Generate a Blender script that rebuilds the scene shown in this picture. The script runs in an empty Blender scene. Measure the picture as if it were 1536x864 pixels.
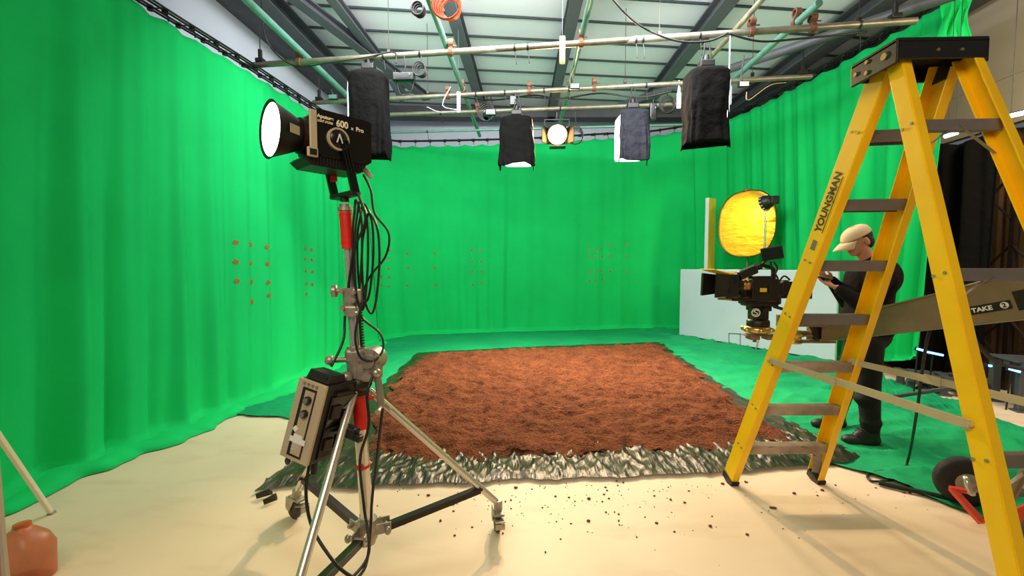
import bpy, bmesh, math, random
from mathutils import Vector, Matrix, noise
from mathutils.bvhtree import BVHTree
random.seed(7)
V = Vector
sc = bpy.context.scene
col = sc.collection

# ------------------------------------------------------------------ camera
F = 640.0; H = 1.45; YAW = math.atan(22/640); PITCH = math.atan(32/640)
cd = bpy.data.cameras.new('camera'); cam = bpy.data.objects.new('camera', cd); col.objects.link(cam)
cd.sensor_width = 36; cd.lens = 36*F/1536; cd.clip_start = 0.05; cd.clip_end = 200
cam.location = (0, 0, H); cam.rotation_euler = (math.pi/2-PITCH, 0, YAW)
sc.camera = cam
# ------------------------------------------------------------------ world, exposure
sc.view_settings.view_transform = 'Standard'; sc.view_settings.look = 'None'
sc.view_settings.gamma = 1; sc.view_settings.use_curve_mapping = False
sc.view_settings.exposure = 0.0
w = bpy.data.worlds.new('world'); sc.world = w; w.use_nodes = True
bg = w.node_tree.nodes['Background']; bg.inputs[0].default_value = (0.80, 0.88, 1.0, 1); bg.inputs[1].default_value = 0.13

def light(name, kind, loc, power, color=(1, 1, 1), size=0.2, size_y=None, target=None, spot=None, blend=.5, spread=None):
    l = bpy.data.lights.new(name, kind); l.energy = power; l.color = color
    if kind == 'AREA':
        l.size = size
        if size_y: l.shape = 'RECTANGLE'; l.size_y = size_y
        if spread: l.spread = spread
    else: l.shadow_soft_size = size
    if kind == 'SPOT': l.spot_size = spot; l.spot_blend = blend
    o = bpy.data.objects.new(name, l); col.objects.link(o); o.location = loc
    if target is not None:
        o.rotation_euler = (V(target)-V(loc)).to_track_quat('-Z', 'Y').to_euler()
    return o
WARM = (1, .70, .40); WARM2 = (1, .82, .58); WHITE = (1, .97, .93); COOL = (.80, .90, 1)
light('fresnel_beam', 'SPOT', (.47, 6.95, 3.6), 850, (1, .66, .34), .07, target=(.5, 1.4, 0), spot=2.2, blend=.8)
light('front_fill', 'AREA', (-.7, -.7, 3.5), 92, (1, .80, .54), 3, 1.5, target=(.6, 3, .8))  # added fill from behind the camera, brightens the ladder and stand fronts
light('screen_bank', 'AREA', (0, 4.6, 4.55), 265, (.97, 1, 1), 4.5, .9, target=(0, 8.0, 1.6))
light('screen_bank_side', 'AREA', (-.6, 5.2, 4.3), 46, (.97, 1, 1), 1.0, 2.2, target=(-3.3, 6.8, 2.0))
light('screen_bank_right', 'AREA', (1.5, 5.0, 4.4), 75, WHITE, 1.0, 2.2, target=(4.6, 7, 1.8))
light('ceiling_bounce_fill', 'AREA', (.6, 6.2, 4.3), 44, (.88, .93, 1), 8, 6.5, target=(.6, 6.21, 6))  # added fill above the pipes, stands in for bounced light on the ceiling

light('shutter_fill', 'AREA', (4.3, 2.9, 3.6), 95, (1, .80, .55), .8, .8, target=(5.8, 5.0, 1.8))  # added fill beyond the right edge, brightens the shutter and grey wall
# ------------------------------------------------------------------ picture -> place helpers
_f = V((-math.sin(YAW)*math.cos(PITCH), math.cos(YAW)*math.cos(PITCH), -math.sin(PITCH)))
_r = V((math.cos(YAW), math.sin(YAW), 0)); _u = _r.cross(_f)
C0 = V((0, 0, H))
def ray(px, py): return _f + _r*((px-768)/F) - _u*((py-432)/F)
def W(px, py, Y):
    d = ray(px, py); return C0 + d*(Y/d.y)
def G(px, py, z=0.0):
    d = ray(px, py); return C0 + d*((z-H)/d.z)
def G2(px, py):
    p = G(px, py); return V((p.x, p.y))

# ------------------------------------------------------------------ mesh builder
def spline(pts, n=8, closed=False):
    pts = [V(p) for p in pts]
    out = []
    m = len(pts)
    segs = m if closed else m-1
    for i in range(segs):
        if closed: p0, p1, p2, p3 = pts[(i-1) % m], pts[i], pts[(i+1) % m], pts[(i+2) % m]
        else: p0, p1, p2, p3 = pts[max(i-1, 0)], pts[i], pts[i+1], pts[min(i+2, m-1)]
        for k in range(n):
            t = k/n
            out.append(.5*((2*p1)+(p2-p0)*t+(2*p0-5*p1+4*p2-p3)*t*t+(3*p1-p0-3*p2+p3)*t**3))
    if not closed: out.append(pts[-1])
    return out
def frame(o, x, y):
    x = V(x).normalized(); z = x.cross(V(y)).normalized(); y = z.cross(x)
    M = Matrix((x, y, z)).transposed().to_4x4(); M.translation = V(o); return M
def align(p0, p1):
    d = (V(p1)-V(p0)); a = d.normalized()
    up = V((0, 0, 1)) if abs(a.z) < .95 else V((0, 1, 0))
    x = up.cross(a).normalized(); y = a.cross(x)
    M = Matrix((x, y, a)).transposed().to_4x4(); M.translation = V(p0); return M
_loc = {}
class MB:
    def __init__(s): s.v = []; s.f = []; s.sm = []; s.mi = []
    def add(s, vs, fs, M=None, smooth=False, mi=0):
        b = len(s.v)
        s.v += [(M @ V(p)) if M is not None else V(p) for p in vs]
        for f in fs: s.f.append([i+b for i in f]); s.sm.append(smooth); s.mi.append(mi)
        return s
    def box(s, c, d, M=None, bev=0, mi=0, smooth=False):
        x, y, z = d[0]/2, d[1]/2, d[2]/2
        if bev <= 0:
            vs = [(c[0]+i*x, c[1]+j*y, c[2]+k*z) for i in (-1, 1) for j in (-1, 1) for k in (-1, 1)]
            fs = [(0, 1, 3, 2), (4, 6, 7, 5), (0, 4, 5, 1), (2, 3, 7, 6), (0, 2, 6, 4), (1, 5, 7, 3)]
            return s.add(vs, fs, M, False, mi)
        bm = bmesh.new(); bmesh.ops.create_cube(bm, size=1)
        for v in bm.verts: v.co = V((v.co.x*d[0]+c[0], v.co.y*d[1]+c[1], v.co.z*d[2]+c[2]))
        bmesh.ops.bevel(bm, geom=bm.edges[:], offset=bev, segments=2, affect='EDGES', profile=.5)
        bm.verts.index_update()
        s.add([v.co.copy() for v in bm.verts], [[v.index for v in f.verts] for f in bm.faces], M, smooth, mi); bm.free()
        return s
    def bar(s, p0, p1, a, b, up=(0, 0, 1), bev=0, mi=0):   # box from p0 to p1, width a across, b along up
        p0 = V(p0); p1 = V(p1); L = (p1-p0).length
        M = frame((p0+p1)/2, p1-p0, V(up).cross(p1-p0) if abs(V(up).normalized().dot((p1-p0).normalized())) < .99 else V((0, 1, 0)))
        return s.box((0, 0, 0), (L, a, b), M, bev, mi)
    def lathe(s, prof, M=None, n=20, smooth=True, mi=0, arc=None):
        vs = []; fs = []; m = len(prof)
        for i in range(n):
            a = 2*math.pi*i/n
            for r, z in prof: vs.append((r*math.cos(a), r*math.sin(a), z))
        for i in range(n):
            j = (i+1) % n
            for k in range(m-1): fs.append((i*m+k, j*m+k, j*m+k+1, i*m+k+1))
        if prof[0][0] > 1e-5: fs.append([i*m for i in range(n)][::-1])
        if prof[-1][0] > 1e-5: fs.append([i*m+m-1 for i in range(n)])
        return s.add(vs, fs, M, smooth, mi)
    def cyl(s, p0, p1, r0, r1=None, n=14, mi=0, smooth=True):
        r1 = r0 if r1 is None else r1
        L = (V(p1)-V(p0)).length; M = align(p0, p1)
        vs = []; fs = []
        for i in range(n):
            a = 2*math.pi*i/n; c, q = math.cos(a), math.sin(a)
            vs += [(r0*c, r0*q, 0), (r1*c, r1*q, L)]
        for i in range(n):
            j = (i+1) % n; fs.append((2*i, 2*j, 2*j+1, 2*i+1))
        s.add(vs, fs, M, smooth, mi)
        s.add([vs[2*i] for i in range(n)], [list(range(n))[::-1]], M, False, mi)
        s.add([vs[2*i+1] for i in range(n)], [list(range(n))], M, False, mi)
        return s
    def ring(s, p0, p1, ro, ri, n=24, mi=0):
        L = (V(p1)-V(p0)).length; M = align(p0, p1); vs = []; fs = []
        for i in range(n):
            a = 2*math.pi*i/n; c, q = math.cos(a), math.sin(a)
            vs += [(ro*c, ro*q, 0), (ro*c, ro*q, L), (ri*c, ri*q, L), (ri*c, ri*q, 0)]
        for i in range(n):
            j = (i+1) % n
            for k in range(4): fs.append((4*i+k, 4*j+k, 4*j+(k+1) % 4, 4*i+(k+1) % 4))
        return s.add(vs, fs, M, False, mi)
    def tube(s, pts, r, n=8, closed=False, mi=0, r_end=None):
        pts = [V(p) for p in pts]; m = len(pts); vs = []; fs = []
        t = (pts[1]-pts[0]).normalized()
        up = V((0, 0, 1)) if abs(t.z) < .9 else V((1, 0, 0))
        nrm = up.cross(t).normalized()
        for i, p in enumerate(pts):
            a = pts[(i-1) % m] if closed else pts[max(i-1, 0)]; b = pts[(i+1) % m] if closed else pts[min(i+1, m-1)]
            t = (b-a)
            if t.length < 1e-9: t = V((0, 0, 1))
            t.normalize()
            nrm = nrm - t*nrm.dot(t)
            if nrm.length < 1e-6: nrm = t.orthogonal()
            nrm.normalize(); bn = t.cross(nrm)
            rr = r if r_end is None else r+(r_end-r)*i/(m-1)
            for k in range(n):
                g = 2*math.pi*k/n; vs.append(p+nrm*(rr*math.cos(g))+bn*(rr*math.sin(g)))
        for i in range(m if closed else m-1):
            j = (i+1) % m
            for k in range(n): fs.append((i*n+k, i*n+(k+1) % n, j*n+(k+1) % n, j*n+k))
        if not closed: fs.append(list(range(n))[::-1]); fs.append([(m-1)*n+k for k in range(n)])
        return s.add(vs, fs, None, True, mi)
    def ball(s, c, r, M=None, n=12, mi=0):
        r = (r, r, r) if not hasattr(r, '__len__') else r
        vs = [(c[0], c[1], c[2]+r[2])]; fs = []; m = n//2+1
        for i in range(1, m):
            th = math.pi*i/m
            for k in range(n):
                a = 2*math.pi*k/n
                vs.append((c[0]+r[0]*math.sin(th)*math.cos(a), c[1]+r[1]*math.sin(th)*math.sin(a), c[2]+r[2]*math.cos(th)))
        vs.append((c[0], c[1], c[2]-r[2])); L = len(vs)-1
        for k in range(n):
            fs.append((0, 1+k, 1+(k+1) % n)); fs.append((L, 1+(m-2)*n+(k+1) % n, 1+(m-2)*n+k))
        for i in range(m-2):
            for k in range(n): fs.append((1+i*n+k, 1+(i+1)*n+k, 1+(i+1)*n+(k+1) % n, 1+i*n+(k+1) % n))
        return s.add(vs, fs, M, True, mi)
    def prism(s, pts, t, M=None, mi=0, smooth=False):       # polygon in local xy, thickness t along z
        n = len(pts)
        vs = [(p[0], p[1], -t/2) for p in pts]+[(p[0], p[1], t/2) for p in pts]
        fs = [list(range(n))[::-1], [n+i for i in range(n)]]+[(i, (i+1) % n, n+(i+1) % n, n+i) for i in range(n)]
        return s.add(vs, fs, M, smooth, mi)
    def loft(s, rings, cap=True, smooth=True, mi=0):
        n = len(rings[0]); vs = [p for r in rings for p in r]; fs = []
        for i in range(len(rings)-1):
            for k in range(n): fs.append((i*n+k, i*n+(k+1) % n, (i+1)*n+(k+1) % n, (i+1)*n+k))
        if cap: fs.append(list(range(n))[::-1]); fs.append([(len(rings)-1)*n+k for k in range(n)])
        return s.add(vs, fs, None, smooth, mi)
    def grid(s, fn, nu, nv, smooth=True, mi=0):
        vs = [fn(i/nu, j/nv) for j in range(nv+1) for i in range(nu+1)]
        fs = [(j*(nu+1)+i, j*(nu+1)+i+1, (j+1)*(nu+1)+i+1, (j+1)*(nu+1)+i) for j in range(nv) for i in range(nu)]
        return s.add(vs, fs, None, smooth, mi)
    def build(s, name, mat, parent=None, loc=None, solid=0):
        xs = [p.x for p in s.v]; ys = [p.y for p in s.v]; zs = [p.z for p in s.v]
        c = V(((min(xs)+max(xs))/2, (min(ys)+max(ys))/2, min(zs))) if loc is None else V(loc)
        me = bpy.data.meshes.new(name); me.from_pydata([p-c for p in s.v], [], s.f)
        me.polygons.foreach_set('use_smooth', s.sm); me.polygons.foreach_set('material_index', s.mi)
        for m in (mat if isinstance(mat, (list, tuple)) else [mat]): me.materials.append(m)
        me.validate(); me.update()
        o = bpy.data.objects.new(name, me); col.objects.link(o)
        if parent is not None: o.parent = parent; o.location = c-_loc[parent.name]
        else: o.location = c
        _loc[o.name] = c
        if solid:
            md = o.modifiers.new('solid', 'SOLIDIFY'); md.thickness = solid; md.offset = 0
        return o
def tag(o, label, cat, group=None, kind=None):
    if label: o['label'] = label
    if cat: o['category'] = cat
    if group: o['group'] = group
    if kind: o['kind'] = kind
    return o
def thing(name, label, cat, loc, group=None):
    o = bpy.data.objects.new(name, None); col.objects.link(o); o.location = V(loc); o.empty_display_size = .05
    _loc[o.name] = V(loc); return tag(o, label, cat, group)
def struct(o): o['kind'] = 'structure'; return o
def copy_tree(o, parent=None):
    c = o.copy(); col.objects.link(c); c.parent = parent; _loc[c.name] = _loc.get(o.name, V((0, 0, 0))).copy()
    for ch in [x for x in o.children]: copy_tree(ch, c)
    return c
def text_obj(body, M, size, mat, parent, name='lettering', depth=.001, align_x='LEFT', sx=1.0, bold=0.0, shear=0.0):
    cu = bpy.data.curves.new('t', 'FONT'); cu.body = body; cu.size = size; cu.extrude = depth; cu.align_x = align_x; cu.offset = bold; cu.shear = shear
    t = bpy.data.objects.new('t', cu); col.objects.link(t)
    bpy.context.view_layer.update()
    me = bpy.data.meshes.new_from_object(t.evaluated_get(bpy.context.evaluated_depsgraph_get()))
    bpy.data.objects.remove(t)
    me.transform(Matrix.Diagonal((sx, 1, 1, 1))); me.transform(M)
    c = V(M.translation); me.transform(Matrix.Translation(-c))
    me.materials.clear(); me.materials.append(mat); me.name = name
    o = bpy.data.objects.new(name, me); col.objects.link(o); o.parent = parent; o.location = c-_loc[parent.name]; _loc[o.name] = c
    return o

# ------------------------------------------------------------------ materials
def lin(c):
    return tuple(((x/255)/12.92 if x/255 <= .04045 else (((x/255)+.055)/1.055)**2.4) for x in c)
def mat(name, rgb, rough=.5, metal=0, var=0, vscale=6, bump=0, bscale=40, spec=.5, alpha=1, trans=0, emis=None, estr=0, rgb2=None, sheen=0, bdist=.01, detail=4, coat=0, stretch=None):
    m = bpy.data.materials.new(name); m.use_nodes = True; nt = m.node_tree; p = nt.nodes['Principled BSDF']
    c = lin(rgb)
    p.inputs['Base Color'].default_value = (*c, 1); p.inputs['Roughness'].default_value = rough; p.inputs['Metallic'].default_value = metal
    p.inputs['Specular IOR Level'].default_value = spec
    tc = nt.nodes.new('ShaderNodeTexCoord'); src = tc.outputs['Object']
    if stretch:
        mp = nt.nodes.new('ShaderNodeMapping'); mp.inputs['Scale'].default_value = stretch; nt.links.new(src, mp.inputs[0]); src = mp.outputs[0]
    if var or rgb2:
        n = nt.nodes.new('ShaderNodeTexNoise'); n.inputs['Scale'].default_value = vscale; n.inputs['Detail'].default_value = detail
        nt.links.new(src, n.inputs['Vector'])
        r = nt.nodes.new('ShaderNodeValToRGB'); r.color_ramp.elements[0].position = .35; r.color_ramp.elements[1].position = .65
        c2 = lin(rgb2) if rgb2 else tuple(min(1, x*(1+var)) for x in c)
        c1 = c if rgb2 else tuple(x*(1-var) for x in c)
        r.color_ramp.elements[0].color = (*c1, 1); r.color_ramp.elements[1].color = (*c2, 1)
        nt.links.new(n.outputs['Fac'], r.inputs[0]); nt.links.new(r.outputs[0], p.inputs['Base Color'])
    if bump:
        n = nt.nodes.new('ShaderNodeTexNoise'); n.inputs['Scale'].default_value = bscale; n.inputs['Detail'].default_value = 5
        nt.links.new(src, n.inputs['Vector'])
        b = nt.nodes.new('ShaderNodeBump'); b.inputs['Strength'].default_value = bump; b.inputs['Distance'].default_value = bdist
        nt.links.new(n.outputs['Fac'], b.inputs['Height']); nt.links.new(b.outputs[0], p.inputs['Normal'])
    if alpha < 1: p.inputs['Alpha'].default_value = alpha
    if trans: p.inputs['Transmission Weight'].default_value = trans
    if sheen: p.inputs['Sheen Weight'].default_value = sheen
    if coat: p.inputs['Coat Weight'].default_value = coat
    if emis: p.inputs['Emission Color'].default_value = (*lin(emis), 1); p.inputs['Emission Strength'].default_value = estr
    return m
M = {}
M['green'] = mat('green_curtain_fabric', (16, 196, 104), .85, var=.05, vscale=1.5, bump=.15, bscale=60, spec=.2, bdist=.003)
M['teal'] = mat('green_floor_cloth', (8, 140, 92), .8, rgb2=(14, 156, 96), vscale=1.3, bump=.9, bscale=6, spec=.25, bdist=.035)
M['tape'] = mat('marker_tape', (150, 110, 60), .6, rgb2=(190, 74, 36), vscale=40)
M['floor'] = mat('white_painted_floor', (220, 199, 172), .45, rgb2=(232, 211, 184), vscale=1.1, bump=.05, bscale=8, spec=.35)
M['wall'] = mat('white_painted_wall', (214, 218, 232), .8, var=.03, vscale=.8)
M['wallgrey'] = mat('grey_painted_wall', (176, 166, 150), .8, var=.06, vscale=.7)
M['steel'] = mat('dark_painted_steel', (84, 86, 92), .55, .3, var=.1, vscale=3)
M['seam'] = mat('seam_steel', (58, 66, 68), .5, .2)
M['block'] = mat('grey_blockwork', (92, 92, 98), .85, var=.12, vscale=5)
M['black'] = mat('black_plastic', (22, 21, 20), .45)
M['blackm'] = mat('black_matte_fabric', (12, 11, 11), .9, bump=.8, bscale=8, bdist=.04, spec=.15)
M['navy'] = mat('dark_navy_fabric', (30, 32, 44), .7, bump=.9, bscale=8, bdist=.05, spec=.3)
M['blackg'] = mat('black_gloss', (16, 15, 15), .22)
M['rubber'] = mat('grey_rubber', (66, 62, 58), .7, var=.1, vscale=20)
M['tyre'] = mat('black_tyre', (34, 32, 30), .75, bump=.3, bscale=60)
M['chrome'] = mat('chrome_steel', (222, 216, 206), .24, .75)
M['alu'] = mat('brushed_aluminium', (178, 168, 152), .38, .85, var=.12, vscale=14)
M['castm'] = mat('cast_aluminium', (168, 160, 146), .42, .6, var=.2, vscale=25)
M['galv'] = mat('galvanised_pipe', (134, 128, 112), .42, .6, var=.15, vscale=9)
M['galvt'] = mat('pale_painted_pipe', (110, 158, 146), .4, .4, var=.1, vscale=9)
M['clamp'] = mat('rusty_clamp', (120, 84, 64), .6, .5, var=.25, vscale=20)
M['red'] = mat('red_tape', (214, 34, 22), .4, var=.12, vscale=12)
M['redm'] = mat('red_painted_steel', (214, 66, 40), .4)
M['dark'] = mat('dark_brown_steel', (52, 44, 40), .4, .5, var=.15, vscale=10)
M['yellow'] = mat('yellow_fibreglass', (255, 200, 4), .42, var=.06, vscale=6, bump=.05, bscale=30)
M['tread'] = mat('worn_aluminium_tread', (190, 172, 152), .5, .2, rgb2=(150, 132, 114), vscale=9)
M['treadd'] = mat('grey_aluminium_brace', (126, 118, 112), .45, .3, var=.1, vscale=10)
M['silver'] = mat('silver_panel', (196, 180, 154), .5, .25, var=.04, vscale=8)
M['white'] = mat('white_plastic', (232, 232, 232), .5)
M['offw'] = mat('white_print', (236, 224, 196), .5, emis=None)
M['wood'] = mat('pale_wood', (206, 178, 128), .6, rgb2=(184, 150, 100), vscale=14)
M['orange'] = mat('orange_cable', (232, 96, 40), .5)
M['skin'] = mat('skin', (206, 146, 118), .55, var=.05, vscale=12, spec=.4)
M['hair'] = mat('dark_hair', (28, 20, 18), .6, bump=.5, bscale=80)
M['jacket'] = mat('black_jacket_fabric', (26, 20, 18), .9, spec=.15, var=.15, vscale=5, bump=.6, bscale=7, bdist=.03)
M['trous'] = mat('black_trouser_fabric', (19, 15, 14), .85, bump=.6, bscale=8, bdist=.03)
M['boot'] = mat('dark_brown_leather', (40, 30, 26), .5, bump=.3, bscale=30)
M['cap'] = mat('beige_cap_cotton', (226, 200, 158), .8, bump=.2, bscale=60)
M['board'] = mat('white_foam_board', (214, 220, 236), .6, var=.02, vscale=2)
M['boardy'] = mat('yellow_board_face', (250, 206, 60), .5)
M['beige'] = mat('beige_enamel', (140, 120, 100), .45, .3, var=.1, vscale=6)
M['brass'] = mat('brass_metal', (214, 180, 110), .3, .9)
M['led'] = mat('lit_lamp_face', (255, 250, 240), .5, emis=(255, 250, 236), estr=9)
M['ledw'] = mat('warm_lit_lens', (255, 210, 150), .5, emis=(255, 196, 110), estr=26)
M['diff'] = mat('lit_diffuser', (240, 240, 240), .6, emis=(248, 250, 255), estr=2.2)
M['blueled'] = mat('blue_led_strip', (60, 120, 255), .5, emis=(110, 170, 255), estr=5)
M['tube'] = mat('white_led_tube', (255, 255, 255), .5, emis=(225, 232, 255), estr=4)
M['screen'] = mat('lit_blue_screen', (90, 150, 230), .3, emis=(110, 170, 255), estr=1.2)
M['jug'] = mat('orange_translucent_plastic', (214, 96, 40), .35, alpha=.62, rgb2=(170, 84, 40), vscale=5)
M['glassg'] = mat('monitor_glass', (28, 36, 28), .12)

# gold reflector foil with creases
M['gold'] = mat('gold_foil', (244, 176, 36), .36, .4, bump=.6, bscale=5, bdist=.05, stretch=(1, 1, 3))
# crumpled plastic
def plastic_mat():
    m = mat('crumpled_plastic_film', (26, 23, 17), .3, 0, rgb2=(58, 50, 34), vscale=4, bump=.8, bscale=7, bdist=.025, alpha=.9, spec=.4, stretch=(3.2, .6, 1))
    return m
M['film'] = plastic_mat()
def soil_mat():
    m = bpy.data.materials.new('reddish_soil'); m.use_nodes = True; nt = m.node_tree; p = nt.nodes['Principled BSDF']; L = nt.links
    tc = nt.nodes.new('ShaderNodeTexCoord')
    n1 = nt.nodes.new('ShaderNodeTexNoise'); n1.inputs['Scale'].default_value = 5; n1.inputs['Detail'].default_value = 9; n1.inputs['Roughness'].default_value = .65
    n2 = nt.nodes.new('ShaderNodeTexNoise'); n2.inputs['Scale'].default_value = 55; n2.inputs['Detail'].default_value = 6
    r = nt.nodes.new('ShaderNodeValToRGB'); e = r.color_ramp.elements
    e[0].position = .3; e[0].color = (*lin((54, 27, 17)), 1); e[1].position = .7; e[1].color = (*lin((150, 88, 58)), 1)
    L.new(tc.outputs['Object'], n1.inputs[0]); L.new(tc.outputs['Object'], n2.inputs[0])
    mx = nt.nodes.new('ShaderNodeMath'); mx.operation = 'MULTIPLY_ADD'; mx.inputs[1].default_value = .55; 
    ml = nt.nodes.new('ShaderNodeMath'); ml.operation = 'MULTIPLY'; ml.inputs[1].default_value = .45
    L.new(n2.outputs['Fac'], ml.inputs[0]); L.new(n1.outputs['Fac'], mx.inputs[0]); L.new(ml.outputs[0], mx.inputs[2])
    L.new(mx.outputs[0], r.inputs[0]); L.new(r.outputs[0], p.inputs['Base Color'])
    b = nt.nodes.new('ShaderNodeBump'); b.inputs['Strength'].default_value = 1; b.inputs['Distance'].default_value = .07
    L.new(mx.outputs[0], b.inputs['Height']); L.new(b.outputs[0], p.inputs['Normal'])
    p.inputs['Roughness'].default_value = .95; p.inputs['Specular IOR Level'].default_value = .1
    return m
M['soil'] = soil_mat()
def floor_mat():
    m = M['floor']; nt = m.node_tree; p = nt.nodes['Principled BSDF']; L = nt.links
    old = p.inputs['Base Color'].links[0].from_socket
    tc = nt.nodes.new('ShaderNodeTexCoord'); mp = nt.nodes.new('ShaderNodeMapping'); mp.inputs['Scale'].default_value = (1, 3.2, 1); mp.inputs['Rotation'].default_value = (0, 0, .5)
    n = nt.nodes.new('ShaderNodeTexNoise'); n.inputs['Scale'].default_value = 1.7; n.inputs['Detail'].default_value = 8
    r = nt.nodes.new('ShaderNodeValToRGB'); r.color_ramp.elements[0].position = .55; r.color_ramp.elements[1].position = .8
    r.color_ramp.elements[0].color = (1, 1, 1, 1); r.color_ramp.elements[1].color = (.72, .62, .54, 1)
    mx = nt.nodes.new('ShaderNodeMix'); mx.data_type = 'RGBA'; mx.blend_type = 'MULTIPLY'; mx.inputs[0].default_value = .55
    L.new(tc.outputs['Object'], mp.inputs[0]); L.new(mp.outputs[0], n.inputs[0]); L.new(n.outputs['Fac'], r.inputs[0])
    L.new(old, mx.inputs[6]); L.new(r.outputs[0], mx.inputs[7]); L.new(mx.outputs[2], p.inputs['Base Color'])
floor_mat()

# ================================================================== THE ROOM
CZ = 5.1
XL, XR, YB = -4.0, 5.75, 10.75
b = MB(); b.box((.95, 4.9, -.05), (10.1, 12, .1)); struct(b.build('floor', M['floor']))
# ceiling: pale panels, dark seams as a part
M['ceil'] = mat('pale_insulation_panel', (214, 216, 224), .7, rgb2=(224, 226, 230), vscale=.5, bump=.05, bscale=2)
b = MB(); b.box((.95, 5.6, CZ+.05), (10.1, 10.6, .1)); ceil = struct(b.build('ceiling', M['ceil']))
b = MB()
for k in range(-4, 18):
    y0 = 1.2+.585*k; dx = 9.9
    p0 = V((-4.05, y0, CZ-.012)); p1 = V((-4.05+dx, y0+dx*.137, CZ-.012))
    if p1.y > 10.9: continue
    b.bar(p0, p1, .03, .03)
sm = b.build('panel_seams', M['seam'], ceil); sm['kind'] = 'stuff'
# walls
b = MB(); b.box((XL-.05, 4.9, CZ/2), (.1, 12, CZ)); struct(b.build('wall_left', M['wall']))
b = MB()
Mb = Matrix.Translation((.9, YB, 0)) @ Matrix.Rotation(math.radians(2), 4, 'Z')
b.box((0, .05, CZ/2), (9.95, .1, CZ), Mb); struct(b.build('wall_back', M['wall']))
b = MB(); DY0, DY1, DZ = 3.6, 6.6, 3.15
b.box((XR+.05, (DY1+10.9)/2, CZ/2), (.1, 10.9-DY1, CZ)); b.box((XR+.05, (-1.1+DY0)/2, CZ/2), (.1, DY0+1.1, CZ)); b.box((XR+.05, (DY0+DY1)/2, (DZ+CZ)/2), (.1, DY1-DY0, CZ-DZ))
b.box((XR-.005, 5, 3.72), (.012, 9, .012)); struct(b.build('wall_right', M['wallgrey']))
# wall plate of blocks along the left and back edge of the roof, dark steel edge beams
b = MB()
pts = [(-3.82, 1, 4.98), (-3.82, 8.2, 4.98), (-3.5, 9.3, 4.98), (-2.8, 9.95, 4.98), (5.2, 10.3, 4.98)]
sp = spline(pts, 8)
for i in range(len(sp)-1): b.bar(sp[i], sp[i+1], .34, .22)
struct(b.build('trim_1', M['block']))
def beam(n, p0, p1, wd, ht, m='steel'):
    b = MB(); b.bar(V(p0), V(p1), wd, .02); q = V((0, 0, ht/2)); b.bar(V(p0)+q, V(p1)+q, .03, ht); b.bar(V(p0)+q*2, V(p1)+q*2, wd, .02)
    return struct(b.build('trim_%d' % n, M[m]))
beam(2, (-3.3, 1, 4.72), (-3.3, 8.6, 4.72), .26, .2)
beam(3, (-1.05, 1.0, 4.88), (-.98, 10.2, 4.88), .17, .18)
beam(4, (.72, 1.0, 4.88), (.55, 10.3, 4.88), .17, .18)
beam(5, (2.72, 1.0, 4.88), (2.55, 10.3, 4.88), .2, .18)
beam(6, (4.75, 1.0, 4.8), (4.5, 10.3, 4.8), .3, .22)
beam(7, (5.5, 1, 4.7), (5.5, 10.3, 4.7), .3, .25)
def strut(n, p0, p1, r=.045):
    b = MB(); b.cyl(V(p0), V(p1), r, n=10); return struct(b.build('trim_%d' % n, M['steel']))
strut(8, W(1436, -10, 4.6), W(930, 158, 8.6), .06)
beam(9, W(425, -12, 5.2), W(640, 150, 8.6), .16, .1)
strut(10, W(585, 118, 7.6), W(603, 150, 8.4), .05)
beam(11, W(488, -12, 5.4), W(606, 140, 8.2), .13, .1)
# dark timber box at the top edge of the picture
b = MB(); b.box((1.35, 4.95, 4.7), (1.55, .5, .18), bev=.01); tag(b.build('roof_duct', mat('brown_duct', (70, 52, 44), .7)), 'dark brown boxed duct under the roof panels above the middle of the room', 'duct')

# door opening: black drape, corrugated shutter, scissor gate
b = MB()
def shut(u, v):
    y = DY0+(DY1-DY0)*u; return V((XR+.28+.03*(1 if math.sin(y*2*math.pi/.16) > 0 else -1), y, v*DZ))
b.grid(shut, 220, 4, smooth=False)
M['shut'] = mat('brown_corrugated_metal', (150, 122, 88), .38, .6, rgb2=(104, 84, 62), vscale=3, stretch=(1, 1, .3))
struct(b.build('door_1', M['shut']))
t = thing('scissor_gate', 'dark folding scissor gate in front of the brown corrugated shutter', 'gate', (XR-.12, 5, 0))
for k in range(5):
    y = 4.12+.52*k
    b = MB(); b.box((XR-.12, y, 1.45), (.05, .055, 2.9)); b.build('post', M['dark'], t)
for k in range(4):
    y = 4.12+.52*k
    for z in (.3, 1.15, 2.0):
        b = MB()
        b.bar((XR-.15, y, z), (XR-.15, y+.26, z+.28), .03, .012); b.bar((XR-.15, y+.26, z+.28), (XR-.15, y+.52, z), .03, .012)
        b.bar((XR-.135, y, z+.56), (XR-.135, y+.26, z+.28), .03, .012); b.bar((XR-.135, y+.26, z+.28), (XR-.135, y+.52, z+.56), .03, .012); b.cyl((XR-.17, y+.26, z+.28), (XR-.12, y+.26, z+.28), .012, n=8); b.build('lattice_bar', M['dark'], t)
b = MB()
def drape(u, v):
    y = 5.08+1.5*u; return V((5.28+.06*math.sin(y*16+v)+.02*math.sin(y*41), y, .02+v*(2.95+.05*math.sin(y*9))))
b.grid(drape, 120, 12); tag(b.build('black_drape', M['blackm'], solid=.006), 'black drape hanging beside the green curtain end in front of the shutter', 'curtain')

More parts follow.
